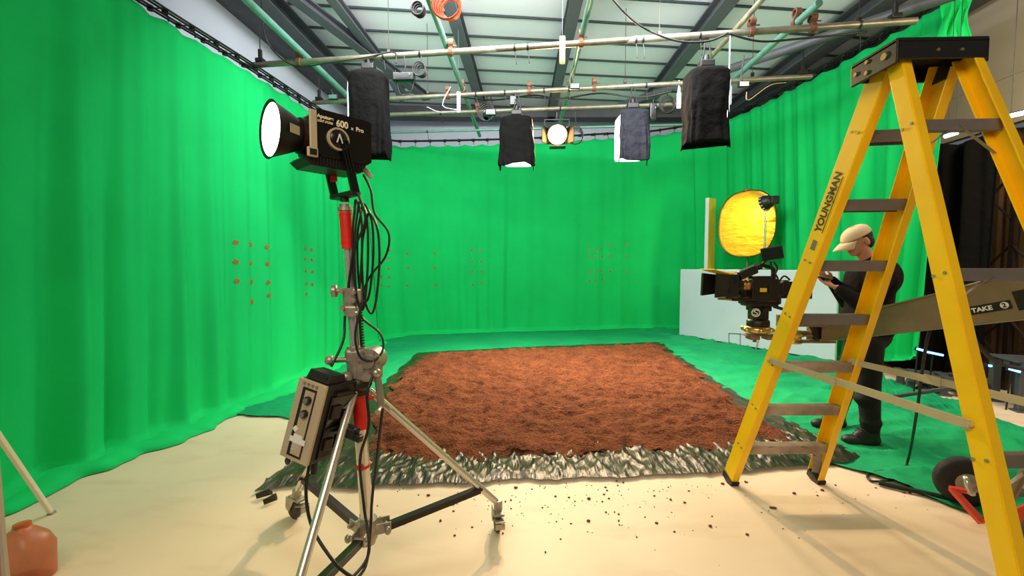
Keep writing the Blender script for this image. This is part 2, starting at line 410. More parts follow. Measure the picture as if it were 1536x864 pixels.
# ================================================================== GREEN CURTAINS
TL = [(-3.85, .6), (-3.6, 3.0), (-3.55, 4.1), (-3.42, 5.3), (-3.26, 7.4), (-3.1, 8.15), (-2.75, 8.6), (-2.2, 8.85), (0, 9.35), (1.6, 9.7), (2.7, 9.85), (3.6, 9.5), (4.15, 8.7), (4.5, 7.2), (4.68, 5.95), (4.72, 5.0)]
TZ = [3.92]*6+[3.95, 4.0, 4.18, 4.36, 4.45, 4.5, 4.5, 4.5, 4.5, 4.5]
BL = [(-3.6, .6), (-3.3, 2.6), (-3.15, 3.5), (-2.98, 4.6), (-2.9, 6.6), (-2.85, 8.0), (-2.6, 8.7), (-2.15, 9.0), (0, 9.5), (1.6, 9.85), (2.8, 10.05), (3.85, 9.7), (4.45, 8.9), (4.85, 7.3), (4.96, 6.2), (4.80, 5.35)]
NS = 60
tp = spline([V((p[0], p[1], z)) for p, z in zip(TL, TZ)], NS); bp = spline([V((p[0], p[1], 0)) for p in BL], NS)
seglen = [0]
for i in range(1, len(tp)): seglen.append(seglen[-1]+(tp[i]-tp[i-1]).length)
def curtain(name, i0, i1, label, amp, lam, lift=None, flare=.12, seed=0):
    cols_ = []
    idx = i0; S0 = seglen[i0]; S1 = seglen[i1]; n = int((S1-S0)/.022); j = i0
    NV = 46
    verts = []; 
    for c in range(n+1):
        s = S0+(S1-S0)*c/n
        while j < i1-1 and seglen[j+1] < s: j += 1
        t = (s-seglen[j])/max(1e-6, seglen[j+1]-seglen[j])
        T = tp[j].lerp(tp[j+1], t); B = bp[j].lerp(bp[j+1], t)
        tan = (tp[j+1]-tp[j]); tan.z = 0; tan.normalize(); nr = V((tan.y, -tan.x, 0))   # towards the room
        hook = (s % .36)/.36; sag = .035*math.sin(math.pi*hook)
        ww = s+.5*noise.noise(V((s*.5, seed, 0)))+.1*noise.noise(V((s*2.1, seed, 4)))
        u = (s-S0)/(S1-S0)
        lf = lift(u) if lift else 0
        for k in range(NV+1):
            v = k/NV
            if v < .93:
                q = v/.93; z = (T.z-.06-sag)*(1-q)+(.03+lf)*q
                P = T.lerp(B, q**1.15); out = 0
            else:
                q = (v-.93)/.07
                P = B.copy(); out = flare*q*(1+.35*noise.noise(V((s*1.3, 5, seed))))
                z = .03+lf+(.035*math.sin(q*math.pi)*(1+noise.noise(V((s*2, 9, seed))))-.022*q)
            qq = min(1, v/.93)
            w_ = ww+.12*qq*noise.noise(V((s*.9, qq*1.2, seed+3)))
            a = amp(u)*(.35+.65*qq)*(.62+1.1*abs(noise.noise(V((s*.8, qq*.5, seed+20)))))
            d = a*(math.sin(2*math.pi*w_/lam)+.45*math.sin(2*math.pi*w_/(lam*.43)+1.3+seed)*(1-.4*qq))+a*1.2*noise.noise(V((w_*1.6, qq*.8, seed)))
            d += .25*a*noise.noise(V((w_*7, qq*2.5, seed+8)))
            if v >= .93: d *= (1-.6*(v-.93)/.07)
            P = P+nr*(d+out); P.z = z
            verts.append(P)
    b = MB(); nv = NV+1
    b.add(verts, [(c*nv+k, (c+1)*nv+k, (c+1)*nv+k+1, c*nv+k+1) for c in range(n) for k in range(NV)], None, True)
    o = b.build(name, M['green'], solid=.004)
    tag(o, label, 'curtain')
    return o, BVHTree.FromPolygons([tuple(v) for v in b.v], b.f)
cl, bl_ = curtain('green_screen_curtain', 0, 5*NS, 'green screen curtain hanging in deep folds along the left wall', lambda u: .12-.085*min(1, max(0, (u-.3)/.3)), .5, flare=.28, seed=1)
cb, bb_ = curtain('green_screen_curtain', 5*NS, 11*NS, 'green screen curtain stretched almost smooth across the back wall', lambda u: .03, .62, flare=.10, seed=4)
cr, br_ = curtain('green_screen_curtain', 11*NS, 15*NS, 'green screen curtain on the right, its end lifted off the floor behind the ladder', lambda u: .035+.045*u, .4, lift=lambda u: .3*max(0, (u-.62)/.38)**1.5, flare=.1, seed=9)
# gathered peak of cloth at the right end of the track
b = MB()
def peak(u, v):
    x = 4.42+.26*u; hgt = 4.36+.16*abs(math.sin(u*8.5))-.2*(1-u)
    return V((x+.03*math.sin(v*9), 4.86-.05*u+.03*math.sin(u*22), hgt-v*.75))
b.grid(peak, 40, 14); b.build('gathered_end', M['green'], cr, solid=.004)
# tracking markers
mk = [(353,364),(375,367),(400,371),(353,393),(375,395),(401,396),(355,422),(376,423),(402,424),(377,453),(403,443),
 (457,373),(467,375),(457,388),(467,390),(458,407),(468,408),(459,426),(468,427),(459,441),
 (584,376),(583,388),(582,403),(572,415),(583,416),(572,428),(583,429),(611,381),(612,402),(611,428),(652,380),(652,402),(653,428),
 (707,375),(720,376),(708,392),(721,393),(708,408),(722,408),(709,427),(722,424),
 (882,375),(893,375),(902,374),(915,368),(883,385),(893,385),(903,385),(915,384),(940,366),(940,384),(884,408),(893,408),(902,407),(916,407),(941,408),(884,421),(893,421),(903,419),(1010,400)]
for (x, y) in mk[:-1]:
    d = ray(x, y).normalized()
    for par, tr in ((cl, bl_), (cb, bb_), (cr, br_)):
        h = tr.ray_cast(C0, d)
        if h[0] is not None:
            nrm = h[1] if h[1].dot(d) < 0 else -h[1]
            b = MB(); Mm = frame(h[0]+nrm*.006, nrm.cross(V((0, 0, 1))), V((0, 0, 1)))
            big = .03 if x < 420 else .027
            b.prism([(big, 0), (.3*big, big), (-big, .5*big), (-.8*big, -.6*big), (.3*big, -big)], .006, Mm)
            b.build('tracking_marker', M['tape'], par); break

# curtain tracks
def track(i0, i1, label):
    t = thing('curtain_track', label, 'curtain track', tp[i0])
    step = max(1, int(NS/14))
    for off, dz in ((0, .03), (.17, .07)):
        def rail(o2, z2):
            pts = []
            for j in range(i0, i1+1, 6):
                tan = (tp[min(j+1, len(tp)-1)]-tp[max(j-1, 0)]); tan.z = 0; tan.normalize(); nr = V((tan.y, -tan.x, 0))
                pts.append(tp[j]+nr*(o2)+V((0, 0, z2)))
            return pts
        for side in (0, .045):
            b = MB(); b.tube(rail(-off+side, dz), .011, 6); b.build('rail', M['black'], t)
    s = math.ceil(seglen[i0]/.3)*.3; j = i0; stud = None; hook = None
    while s < seglen[i1]:
        while seglen[j+1] < s: j += 1
        tan = (tp[j+1]-tp[j]); tan.z = 0; tan.normalize(); nr = V((tan.y, -tan.x, 0)); p = tp[j].lerp(tp[j+1], (s-seglen[j])/(seglen[j+1]-seglen[j]))
        rot = math.atan2(tan.y, tan.x)
        if stud is None:
            b = MB(); b.cyl(p+nr*-.0+V((0, 0, .0)), p+V((0, 0, .055)), .026, n=10); b.cyl(p-nr*.16+V((0, 0, .045)), p-nr*.16+V((0, 0, .095)), .026, n=10); b.cyl(p+V((0, 0, .05)), p-nr*.16+V((0, 0, .07)), .006, n=6)
            stud = b.build('track_spacer', M['black'], t, loc=p); r0 = rot
            b = MB(); b.tube(spline([p+nr*.03+V((0, 0, .03)), p+nr*.03-V((0, 0, .03)), p+nr*.045-V((0, 0, .055)), p+nr*.03-V((0, 0, .075))], 4), .006, 5)
            hook = b.build('curtain_hook', M['black'], t, loc=p)
        else:
            for src in (stud, hook):
                c = src.copy(); col.objects.link(c); c.parent = t; c.location = p-_loc[t.name]; c.rotation_euler = (0, 0, rot-r0)
        s += .3
track(0, 5*NS, 'black double curtain track running along the top of the left green curtain')
track(5*NS, 11*NS, 'black double curtain track along the top of the back green curtain')
track(11*NS, 15*NS, 'black double curtain track curving above the right green curtain')

# ================================================================== FLOOR CLOTH, FILM, SOIL
def resample(pts, closed=False):
    P = [V((p[0], p[1], 0)) for p in pts]; L = [0]
    for i in range(1, len(P)): L.append(L[-1]+(P[i]-P[i-1]).length)
    def f(u):
        s = u*L[-1]
        for i in range(1, len(P)):
            if s <= L[i] or i == len(P)-1:
                t = (s-L[i-1])/max(1e-9, L[i]-L[i-1]); return P[i-1].lerp(P[i], min(1, t))
    return f
def coons(c0, c1, d0, d1, u, v):
    a = c0(u)*(1-v)+c1(u)*v; b_ = d0(v)*(1-u)+d1(v)*u
    c = (c0(0)*(1-u)+c0(1)*u)*(1-v)+(c1(0)*(1-u)+c1(1)*u)*v
    return a+b_-c
def sheet(name, m, front, right, back, left, nu, nv, zf, edge=.0):
    c0, c1, d0, d1 = resample(front), resample(back), resample(left), resample(right)
    b = MB()
    def fn(u, v):
        p = coons(c0, c1, d0, d1, u, v)
        if edge:
            e = min(u, 1-u, v, 1-v); k = max(0, 1-e/.03)
            if k > 0: p.x += edge*k*noise.noise(V((p.x*4, p.y*4, 3)))+.35*edge*k*noise.noise(V((p.x*17, p.y*17, 3))); p.y += edge*k*noise.noise(V((p.x*4, p.y*4, 7)))+.35*edge*k*noise.noise(V((p.x*17, p.y*17, 7)))
        p.z = zf(p, u, v); return p
    b.grid(fn, nu, nv); return b.build(name, m)
def ridge(p, sc_, seed): return (1-abs(noise.noise(V((p.x*sc_, p.y*sc_, seed)))))**6
front = [G2(334, 622), G2(430, 629), G2(560, 640), G2(800, 660), G2(1080, 690), G2(1250, 697), G2(1330, 726), G2(1405, 752), G2(1478, 780), G2(1580, 800)]
right_ = [G2(1580, 800), G2(1640, 735), G2(1640, 684)]
back = [V((-3.05, 4.6)), V((-3.0, 8.2)), V((-2.3, 9.05)), V((2.6, 10.0)), V((3.8, 9.6)), V((4.6, 8.0)), V((4.8, 6.2)), G2(1342, 577), G2(1440, 609), G2(1536, 645), G2(1640, 684)]
left_ = [G2(334, 622), V((-3.2, 4.55)), V((-3.05, 4.6))]
cloth = sheet('floor_cloth', M['teal'], front, right_, back, left_, 260, 200,
    lambda p, u, v: .012+(.006+.055*max(0, min(1, 1.6*(p.x-2.25))))*ridge(V((p.x*.8+p.y*.5, p.y*1.5-p.x*.5, 0)), 1.9, 2)+.008*ridge(p, 4.5, 5)+.004*noise.noise(V((p.x*9, p.y*9, 1))), .06)
tag(cloth, 'wrinkled darker green cloth covering the floor around the soil', 'floor cloth')
ff = [G2(384, 742), G2(425, 736), G2(520, 736), G2(700, 728), G2(830, 722), G2(1000, 716), G2(1085, 712), G2(1250, 700), G2(1292, 690)]
fr = [G2(1292, 690), G2(1205, 648), G2(1075, 575), G2(990, 515)]
fb = [G2(626, 531), G2(800, 522), G2(990, 515)]
fl = [G2(384, 742), G2(450, 690), G2(530, 620), G2(626, 531)]
def filmz(p, u, v):
    k = min(1, v*40)
    return .024+k*(.022*ridge(V((p.x*2.2+.9*p.y, p.y*.5, 0)), 3.0, 4)+.014*ridge(V((p.x*1.8-.9*p.y, p.y*.5, 0)), 7, 6)+.006*noise.noise(V((p.x*26, p.y*7, 3))))*(1-.75*min(1, max(0, (v-.12)/.06)))
film = sheet('plastic_sheet', M['film'], ff, fr, fb, fl, 300, 240,
    filmz, .05)
tag(film, 'crumpled translucent dark plastic sheet spread under the red soil', 'plastic sheet')
sf = [G2(560, 690), G2(640, 700), G2(720, 690), G2(850, 698), G2(960, 682), G2(1060, 678), G2(1130, 668), G2(1190, 664)]
sr = [G2(1190, 664), G2(1095, 600), G2(1040, 556), G2(985, 519)]
sb = [G2(645, 534), G2(800, 526), G2(985, 519)]
sl = [G2(560, 690), G2(555, 650), G2(585, 580), G2(645, 534)]
def soilz(p, u, v):
    e = min(u, 1-u, v, 1-v); k = min(1, e/.05)
    n1 = noise.noise(V((p.x*2.5, p.y*2.5, 0)))*.018+noise.noise(V((p.x*6, p.y*9, 2)))*.042+noise.noise(V((p.x*15, p.y*19, 5)))*.022-.03*max(0, noise.noise(V((p.x*4, p.y*5, 11)))-.25)
    return .030+k*(.052+n1)
soil = sheet('soil_patch', M['soil'], sf, sr, sb, sl, 330, 300, soilz, .16)
tag(soil, 'square patch of loose reddish brown soil spread on the floor', 'soil', kind='stuff')
# crumbs of soil on the white floor
b = MB()
for i in range(260):
    px = random.gauss(850, 150) if i % 3 else random.uniform(650, 1400); py = 722+abs(random.gauss(0, 42))
    if not 500 < px < 1420: continue
    p = G(px, py); r = random.choice((.002, .003, .003, .005, .008))*random.uniform(.6, 1.3)
    b.ball((p.x, p.y, r*.5), (r*random.uniform(.8, 1.6), r, r*.6), None, 6)
tag(b.build('soil_crumbs', mat('soil_crumb', (120, 70, 42), .9)), 'scattered crumbs of soil on the white floor in front of the plastic sheet', 'soil', kind='stuff')
# loose folded strip at the corner of the sheet
b = MB()
for (a, c, e) in (((383, 741), (404, 733), (409, 737)), ((394, 750), (414, 739), (416, 745))):
    A, B_, C_ = G(*a, .03), G(*c, .06), G(*e, .03); b.add([A, B_, C_, A+V((.02, -.02, -.02)), B_-V((0, 0, .04)), C_-V((0, 0, .02))], [(0, 1, 2), (3, 5, 4), (0, 3, 4, 1), (1, 4, 5, 2), (2, 5, 3, 0)])
b.build('torn_corner', M['film'], film)
# long low cable roll on floor cloth edge at right
b = MB(); b.tube(spline([G(1318, 724, .02), G(1352, 732, .02), G(1400, 742, .025), G(1440, 752, .02)], 8), .016, 8)
tag(b.build('rolled_cloth_edge', mat('dark_cloth', (20, 42, 26), .9)), 'dark rolled strip lying along the edge of the green floor cloth by the trolley', 'strip')
#@@PART2
# ================================================================== CEILING GRID
def pipe(p0, p1, r, m, label, clamps=(), bands=()):
    p0 = V(p0); p1 = V(p1)
    t = thing('grid_pipe', label, 'pipe', (p0+p1)/2)
    b = MB(); b.cyl(p0, p1, r, n=14); b.build('tube', M[m], t)
    for k in clamps:
        q = p0.lerp(p1, k); b = MB(); d = (p1-p0).normalized()
        b.ring(q-d*.025, q+d*.025, r+.016, r-.002, 14); b.box(q+V((0, 0, r+.03)), (.05, .04, .04), bev=.006); b.ring(q+V((-.03, 0, 2*r+.03)), q+V((.03, 0, 2*r+.03)), r+.014, r-.004, 12); b.cyl(q+V((.03, -.03, r+.02)), q+V((.07, -.03, r+.02)), .008, n=8)
        b.build('clamp', M['clamp'], t)
    for k in bands:
        q = p0.lerp(p1, k); b = MB(); d = (p1-p0).normalized()
        b.ring(q-d*.012, q+d*.012, r+.004, r-.002, 12); b.tube(spline([q-V((0, 0, r)), q+V((.01, 0, -r-.05)), q+V((.02, 0, -r-.11*(1+k))) ], 4), .005, 5)
        b.build('cable_tie', M['black'], t)
    return t
pipe((-3.62, 5.52, 4.04), (4.1, 4.78, 4.04), .036, 'galv', 'long galvanised pipe spanning the room nearest the camera', (.095, .35, .55, .79, .87), (.24, .30, .45, .47, .63, .64, .72, .93))
pipe((-3.35, 6.72, 4.02), (3.85, 6.05, 4.02), .034, 'galv', 'galvanised pipe spanning the room above the lit tungsten lamp', (.3, .47, .6), (.36, .42, .5, .55, .7))
pipe((-3.3, 7.35, 4.02), (2.9, 6.95, 4.02), .034, 'galv', 'galvanised pipe spanning the room just behind the lamp pipe', (.4,), (.3, .62))
pipe((-3.1, 8.2, 4.0), (3.0, 7.9, 4.0), .022, 'galvt', 'thin pale pipe spanning the room closest to the back wall', (), (.2, .85))
pipe((-2.83, 1.2, 4.14), (-2.83, 7.6, 4.14), .04, 'galvt', 'pale green pipe running front to back on the far left', (.1,))
pipe((-1.0, 1.2, 4.14), (-.97, 8.9, 4.14), .034, 'galvt', 'pale green pipe running front to back above the left softboxes', (.25, .7))
pipe((.66, 1.2, 4.14), (.62, 8.5, 4.14), .034, 'galvt', 'pale green pipe running front to back near the middle', (.3, .74))
pipe((2.38, 1.2, 4.14), (2.36, 7.0, 4.14), .03, 'alu', 'bare aluminium pipe running front to back above the big right softbox')
pipe((2.98, 4.6, 4.14), (2.95, 8.2, 4.14), .038, 'galvt', 'short pale green pipe at the right end of the grid', (.1,))
# wall brackets holding the pipe ends
def bracket(p, label):
    p = V(p); b = MB(); b.box(p, (.10, .08, .05), bev=.008); b.box(p+V((0, 0, .07)), (.04, .04, .14), bev=.006); b.cyl(p+V((0, 0, .13)), p+V((0, 0, .32)), .007, n=6); b.box(p+V((.05, 0, -.04)), (.22, .05, .03))
    tag(b.build('pipe_bracket', M['black']), label, 'bracket')
bracket((-3.42, 5.50, 4.09), 'black bracket holding the left end of the nearest long pipe')
bracket((-3.25, 6.71, 4.07), 'black bracket holding the left end of the lamp pipe')
bracket((3.9, 4.80, 4.1), 'black bracket holding the right end of the nearest long pipe')
bracket((3.74, 6.06, 4.08), 'black bracket holding the right end of the lamp pipe')
# hanging wires with wooden block and white rod
def hanger(px, py0, py1, wdt, Y, m, label, wire_top=5.08):
    a = W(px, py0, Y); c = W(px, py1, Y); t = thing('hanging_batten', label, 'batten', c)
    b = MB(); b.box((a+c)/2, (wdt, .04, a.z-c.z), bev=.004)
    b.cyl((a+c)/2+V((0, -.02, .12)), (a+c)/2+V((0, -.026, .12)), .008, n=8); b.cyl((a+c)/2+V((0, -.02, -.12)), (a+c)/2+V((0, -.026, -.12)), .008, n=8); b.build('block', M[m], t)
    b = MB(); b.cyl(a, V((a.x, a.y, wire_top)), .004, n=6); b.build('wire', M['steel'], t)
hanger(843.5, 55, 95, .065, 4.95, 'wood', 'pale wooden block hanging on a wire in front of the nearest pipe')
hanger(688, 138, 169, .05, 6.3, 'white', 'white hanging rod beside the left softbox cables')
for (x_, y_, l_) in ((-2.83, 3.6, 'suspension wire holding up the far left pale pipe'), (-1.7, 5.33, 'suspension wire holding the nearest pipe right of the left softbox'), (1.5, 5.03, 'suspension wire holding the nearest pipe right of the wooden block'), (3.55, 4.83, 'suspension wire near the right end of the nearest pipe'), (-1.5, 6.55, 'suspension wire holding the lamp pipe on its left'), (1.4, 6.28, 'suspension wire holding the lamp pipe on its right'), (3.1, 6.12, 'suspension wire near the right end of the lamp pipe')):
    b = MB(); b.cyl((x_, y_, 4.06), (x_, y_, CZ), .004, n=6); b.box((x_, y_, 4.09), (.04, .03, .05), bev=.004); tag(b.build('suspension_wire', M['dark']), l_, 'wire')
# floodlights and small units on the grid
def flood(px, py, Y, size, m, label, emis=False, top=4.1):
    p = W(px, py, Y); t = thing('grid_floodlight', label, 'floodlight', p)
    b = MB(); b.box(p, (size, size*.35, size*.55), bev=.01); b.build('housing', M['black'], t)
    b = MB(); b.box(p+V((0, -size*.18-.004, 0)), (size*.82, .006, size*.4)); b.build('lens', M[m], t)
    b = MB(); b.tube(spline([p+V((0, 0, size*.3)), p+V((-.03, 0, size*.8)), V((p.x, p.y, top))], 5), .008, 6); b.build('yoke', M['steel'], t)
flood(862, 130, 6.0, .14, 'galvt', 'small square floodlight hanging from the middle pipe')
flood(500, 146, 6.4, .14, 'galvt', 'small square floodlight under the left roof beam')
flood(1115, 127, 5.6, .13, 'white', 'small floodlight with a white face hanging right of the big softbox')
def ballast(px, py, Y, s, label):
    p = W(px, py, Y); t = thing('ballast_unit', label, 'ballast', p)
    b = MB(); b.box(p, s, bev=.012); b.box(p+V((0, -s[1]/2, 0)), (s[0]*.6, .008, s[2]*.5)); b.build('case', M['blackg'], t)
    b = MB(); b.box(p+V((s[0]*.3, -s[1]/2-.006, s[2]*.2)), (.012, .004, .02)); b.build('indicator', M['galvt'], t)
    b = MB(); b.tube(spline([p+V((0, 0, s[2]/2)), p+V((.02, 0, s[2]/2+.1)), V((p.x, p.y, 4.04))], 5), .009, 6); b.build('hook', M['black'], t)
ballast(606, 116, 5.3, (.27, .08, .1), 'black ballast box hanging from the nearest pipe beside the left softbox')
ballast(736, 169, 6.6, (.16, .08, .1), 'small black ballast box hanging left of the near centre softbox')
ballast(979, 168, 6.3, (.09, .08, .24), 'narrow black ballast hanging right of the softbox with the lit edge')
ballast(770, 152, 6.45, (.1, .1, .14), 'short black clamp box right on top of the centre left softbox')
def white_plate(px, py, Y, wd, ht, label):
    p = W(px, py, Y); b = MB(); b.box(p, (wd, .03, ht), bev=.004); b.cyl(p+V((0, -.014, ht*.3)), p+V((0, -.02, ht*.3)), .012, n=8); b.cyl(p+V((0, -.014, -ht*.3)), p+V((0, -.02, -ht*.3)), .012, n=8)
    b.box(p+V((0, 0, ht/2+.03)), (wd*.5, .03, .08)); b.cyl(p+V((0, 0, ht/2)), V((p.x, p.y, max(4.06, p.z+ht/2+.05))), .008, n=6)
    tag(b.build('mounting_plate', M['board']), label, 'plate')
white_plate(1018, 151, 6.2, .055, .22, 'white drilled mounting plate hanging left of the big right softbox')
white_plate(1093, 143, 4.95, .06, .2, 'white drilled mounting plate hanging right of the big right softbox')
def coil(px, py, Y, r, m, label, n=4, cat='cable coil', hang=4.05, cr=.008):
    p = W(px, py, Y); b = MB()
    for k in range(n):
        rr = r*(1-.09*k); a0 = random.random()
        b.tube([p+V((rr*math.cos(2*math.pi*i/18+a0)*.9+.01*k, .012*k-.02, rr*math.sin(2*math.pi*i/18+a0)-.01*k)) for i in range(18)], cr, 6, closed=True)
    b.tube(spline([p+V((0, 0, r)), p+V((.02, .02, r+.06)), V((p.x, p.y, max(hang, p.z+r+.08)))], 4), cr, 6)
    tag(b.build('cable_coil', M[m]), label, cat)
coil(629, 104, 5.25, .085, 'black', 'black cable coil hanging right of the left ballast box')
coil(729, 168, 6.6, .14, 'black', 'black cable coil hanging by the small black ballast box')
coil(1000, 157, 6.2, .12, 'black', 'black cable coil hanging between the two right softboxes')
coil(670, 6, 4.4, .16, 'orange', 'orange cable coil hanging from the roof at the top edge', 5, hang=4.9, cr=.012)
coil(627, 14, 4.5, .07, 'black', 'small knot of black cable clamped up by the orange coil', 3, hang=4.14, cr=.013)
coil(862, 203, 7.12, .15, 'rubber', 'grey cable coil hanging behind the lit tungsten lamp', 4, hang=4.02)
def swag(pts, r, m, label, name='cable_swag'):
    b = MB(); b.tube(spline([W(*p) for p in pts], 8), r, 6); tag(b.build(name, M[m]), label, 'cable')
swag([(915, -6, 4.6), (955, 35, 4.7), (1010, 60, 4.8), (1060, 62, 4.8), (1092, 50, 4.8)], .011, 'black', 'black cable sagging from the top edge to the big right softbox clamp')
swag([(1092, 50, 4.8), (1140, 62, 4.8), (1200, 58, 4.8), (1300, 48, 4.75)], .011, 'black', 'black cable following the right half of the nearest pipe')
swag([(392, -4, 5), (400, 60, 5.2), (440, 98, 5.3), (500, 93, 5.3), (548, 86, 5.3), (590, 78, 5.3), (594, 95, 5.2)], .009, 'black', 'thin black cable looping along the left end of the nearest pipe')
swag([(690, 145, 6.6), (740, 150, 6.6), (800, 143, 6.5), (840, 148, 6.5), (900, 140, 6.4), (960, 146, 6.3), (1010, 136, 6.2)], .012, 'black', 'black cable wound along the lamp pipe')
swag([(1120, 138, 5.6), (1123, 150, 5.6), (1155, 128, 5.8), (1180, 124, 6.06)], .006, 'wood', 'pale cable drooping from the floodlight to the right bracket')
swag([(866, 62, 5.1), (862, 95, 5.2), (855, 118, 5.6), (857, 128, 5.9)], .006, 'rubber', 'thin cable dropping from the nearest pipe to the middle floodlight')
swag([(676, 130, 6.3), (664, 158, 6.3), (685, 165, 6.3), (660, 168, 6.4), (640, 160, 6.5)], .005, 'white', 'white cable loops tied beside the white hanging rod')
swag([(593, 105, 5.3), (600, 140, 5.3), (616, 138, 5.3), (621, 118, 5.3)], .006, 'black', 'thin black lead hanging below the left ballast box')

# ================================================================== SKIRTED SOFTBOXES
def softbox(px, py0, py1, Y, wd, lab, skirt, side, navy=False, flarep=.0, power=90, hang=None, dep=.36, closed=False):
    top = W(px, py0, Y); bot = W(px, py1, Y); cx, cy = top.x, Y; zt = top.z; zb = bot.z
    t = thing('skirted_softbox', lab, 'softbox', (cx, cy, zb), 'softboxes hanging from the pipe grid' if False else None)
    b = MB(); b.cyl((cx, cy, zt-.04), (cx, cy, zt+.12), .05, .03, n=12); b.box((cx, cy, zt+.02), (.16, .12, .08), bev=.015); b.tube(spline([(cx-.06, cy, zt+.05), (cx-.03, cy, zt+.14), (cx, cy, hang or 4.05), (cx+.05, cy, zt+.14), (cx+.06, cy, zt+.04)], 5), .009, 6)
    b.build('mount', M['black'], t)
    # white diffuser body
    b = MB(); rings = []
    sx = side*.035
    for z, k in ((zt-.10, .72), (zt-.16, .97), (zt-.3, 1), (zb+.06, 1), (zb+.035, .97)):
        rings.append([V((cx+sx+math.copysign(abs(math.cos(a))**.5, math.cos(a))*wd/2*.93*k, cy+.02+math.copysign(abs(math.sin(a))**.5, math.sin(a))*dep/2*.85*k, z)) for a in [2*math.pi*i/28 for i in range(28)]])
    b.loft(rings[::-1]); b.build('diffuser', M['diff'], t)
    # skirt: cloth wrapped round the camera side and the flanks
    b = MB(); a0, a1 = skirt
    sd = random.random()*50
    def fn(u, v):
        a = math.radians(a0+(a1-a0)*u); fl = 1+flarep*v
        top_in = 1-.3*max(0, 1-v/.05)**1.5
        ca, sa = math.cos(a), math.sin(a)
        x = math.copysign(abs(ca)**.55, ca)*wd/2*fl*top_in; y = math.copysign(abs(sa)**.55, sa)*dep/2*fl*top_in
        n_ = .022*noise.noise(V((u*5+sd, v*3.5, sd)))+.012*noise.noise(V((u*13, v*8, sd)))+.012*math.sin(u*40+sd)*v
        r = 1+n_/.2*(.4+.6*v)
        z = zt-.05-(zt-.05-zb)*v-(.05*noise.noise(V((u*4, sd, 1)))+(.05 if u > .93 or u < .05 else 0))*max(0, v-.7)/.3
        return V((cx+x*r, cy+y*r, z))
    b.grid(fn, 72, 34)
    b.build('skirt', M['navy'] if navy else M['blackm'], t, solid=.006)
    b = MB()
    # top cap of the skirt
    vs = [fn(i/40, 0) for i in range(41)]; c = V((cx, cy, zt-.02)); b.add(vs+[c], [(i, i+1, 41) for i in range(40)], None, True)
    b.build('skirt_top', M['navy'] if navy else M['blackm'], t)
    if closed:
        b = MB(); vs = [fn(i/40, .985) for i in range(41)]; c = V((cx, cy, zb+.02)); b.add(vs+[c], [(i, i+1, 41) for i in range(40)]+[(40, 0, 41)], None, True); b.build('skirt_bottom', M['blackm'], t)
    else: light('softbox_lamp', 'AREA', (cx, cy, zb+.02), power, WARM2, wd*.7, target=(cx, cy-.5, zb-2), spread=2.1)
    return t
softbox(553, 104, 235, 5.37, .47, 'tall black skirted softbox hanging at the left, partly behind the big lamp', (-178, 10), -1, closed=True)
softbox(775, 172, 250, 6.4, .46, 'short black skirted softbox hanging left of the lit tungsten lamp', (-195, 5), 1, flarep=.14)
softbox(949, 162, 242, 6.25, .43, 'short softbox with dark blue skirt and a bright uncovered left edge', (-150, 15), -1, navy=True, flarep=.04)
softbox(1059, 100, 217, 5.0, .45, 'tall plain black skirted softbox hanging at the right with a bright right edge', (-200, -10), 1, closed=True)

# ================================================================== LIT TUNGSTEN FRESNEL
fp = V((.49, 7.15, 3.62))
t = thing('fresnel_lamp', 'lit tungsten fresnel lamp hanging between the two short softboxes', 'stage lamp', fp)
Mf = frame(fp, (1, 0, 0), V((0, 1, .33)).cross(V((1, 0, 0))))   # local z toward back/up
axis = V((0, -1, -.33)).normalized()
b = MB(); b.ring(fp+axis*.16, fp-axis*.16, .17, .155, 28); b.cyl(fp-axis*.16, fp-axis*.2, .17, .11, 24); b.box((0, 0, 0), (.3, .3, .26), frame(fp-axis*.08, (1, 0, 0), (0, -axis.z, axis.y)), bev=.02); b.build('housing', M['redm'] if False else M['dark'], t)
b = MB(); b.lathe([(0, .02), (.06, .018), (.11, .01), (.15, 0), (.15, -.01), (0, -.012)], align(fp+axis*.165, fp+axis*.3), 24); b.build('lens', M['ledw'], t)
for s in (-1, 1):
    b = MB(); q = fp+axis*.19+V((s*.2, 0, 0)); b.box((0, 0, 0), (.012, .2, .26), frame(q, V((1, s*.6, 0)), (0, 1, 0)) @ Matrix.Identity(4), bev=.003); b.build('barn_door', M['dark'], t)
b = MB(); q = fp+axis*.2+V((0, 0, -.2)); b.box(q, (.26, .16, .012), bev=.003); b.build('barn_door', M['dark'], t)
b = MB(); b.tube([fp+V((-.2, 0, 0)), fp+V((-.2, 0, .24)), fp+V((.2, 0, .24)), fp+V((.2, 0, 0))], .013, 6); b.cyl(fp+V((0, 0, .24)), fp+V((0, 0, .4)), .014); b.build('yoke', M['steel'], t)

# ================================================================== WHEELED LIGHT STAND
hub = V((-.755, 1.955, .2)); top = V((-.838, 1.955, 1.73))
def pole(z): return V((-.757+(top.x+.757)*((z-.2)/1.53), 1.955, z))
t = thing('light_stand', 'chrome wind-up lighting stand on castors with red tape carrying the big lamp', 'light stand', (-.73, 1.955, 0))
def PZ(py): return pole(H-(py-400)*1.955/640)
b = MB(); b.cyl(pole(.16), PZ(578), .030, n=20); b.build('lower_tube', M['chrome'], t)
b = MB(); b.cyl(PZ(595), PZ(650), .0325, n=20); b.build('red_tape', M['red'], t)
b = MB(); b.tube([PZ(707)+V((.03*math.cos(a), .03*math.sin(a), .008*math.sin(a))) for a in [2*math.pi*i/14 for i in range(14)]], .007, 6, closed=True); b.ball(PZ(707)+V((0, -.035, 0)), (.02, .012, .016)); b.build('red_knot', M['red'], t)
b = MB(); b.cyl(PZ(560), PZ(445), .022, n=18); b.build('middle_tube', M['chrome'], t)
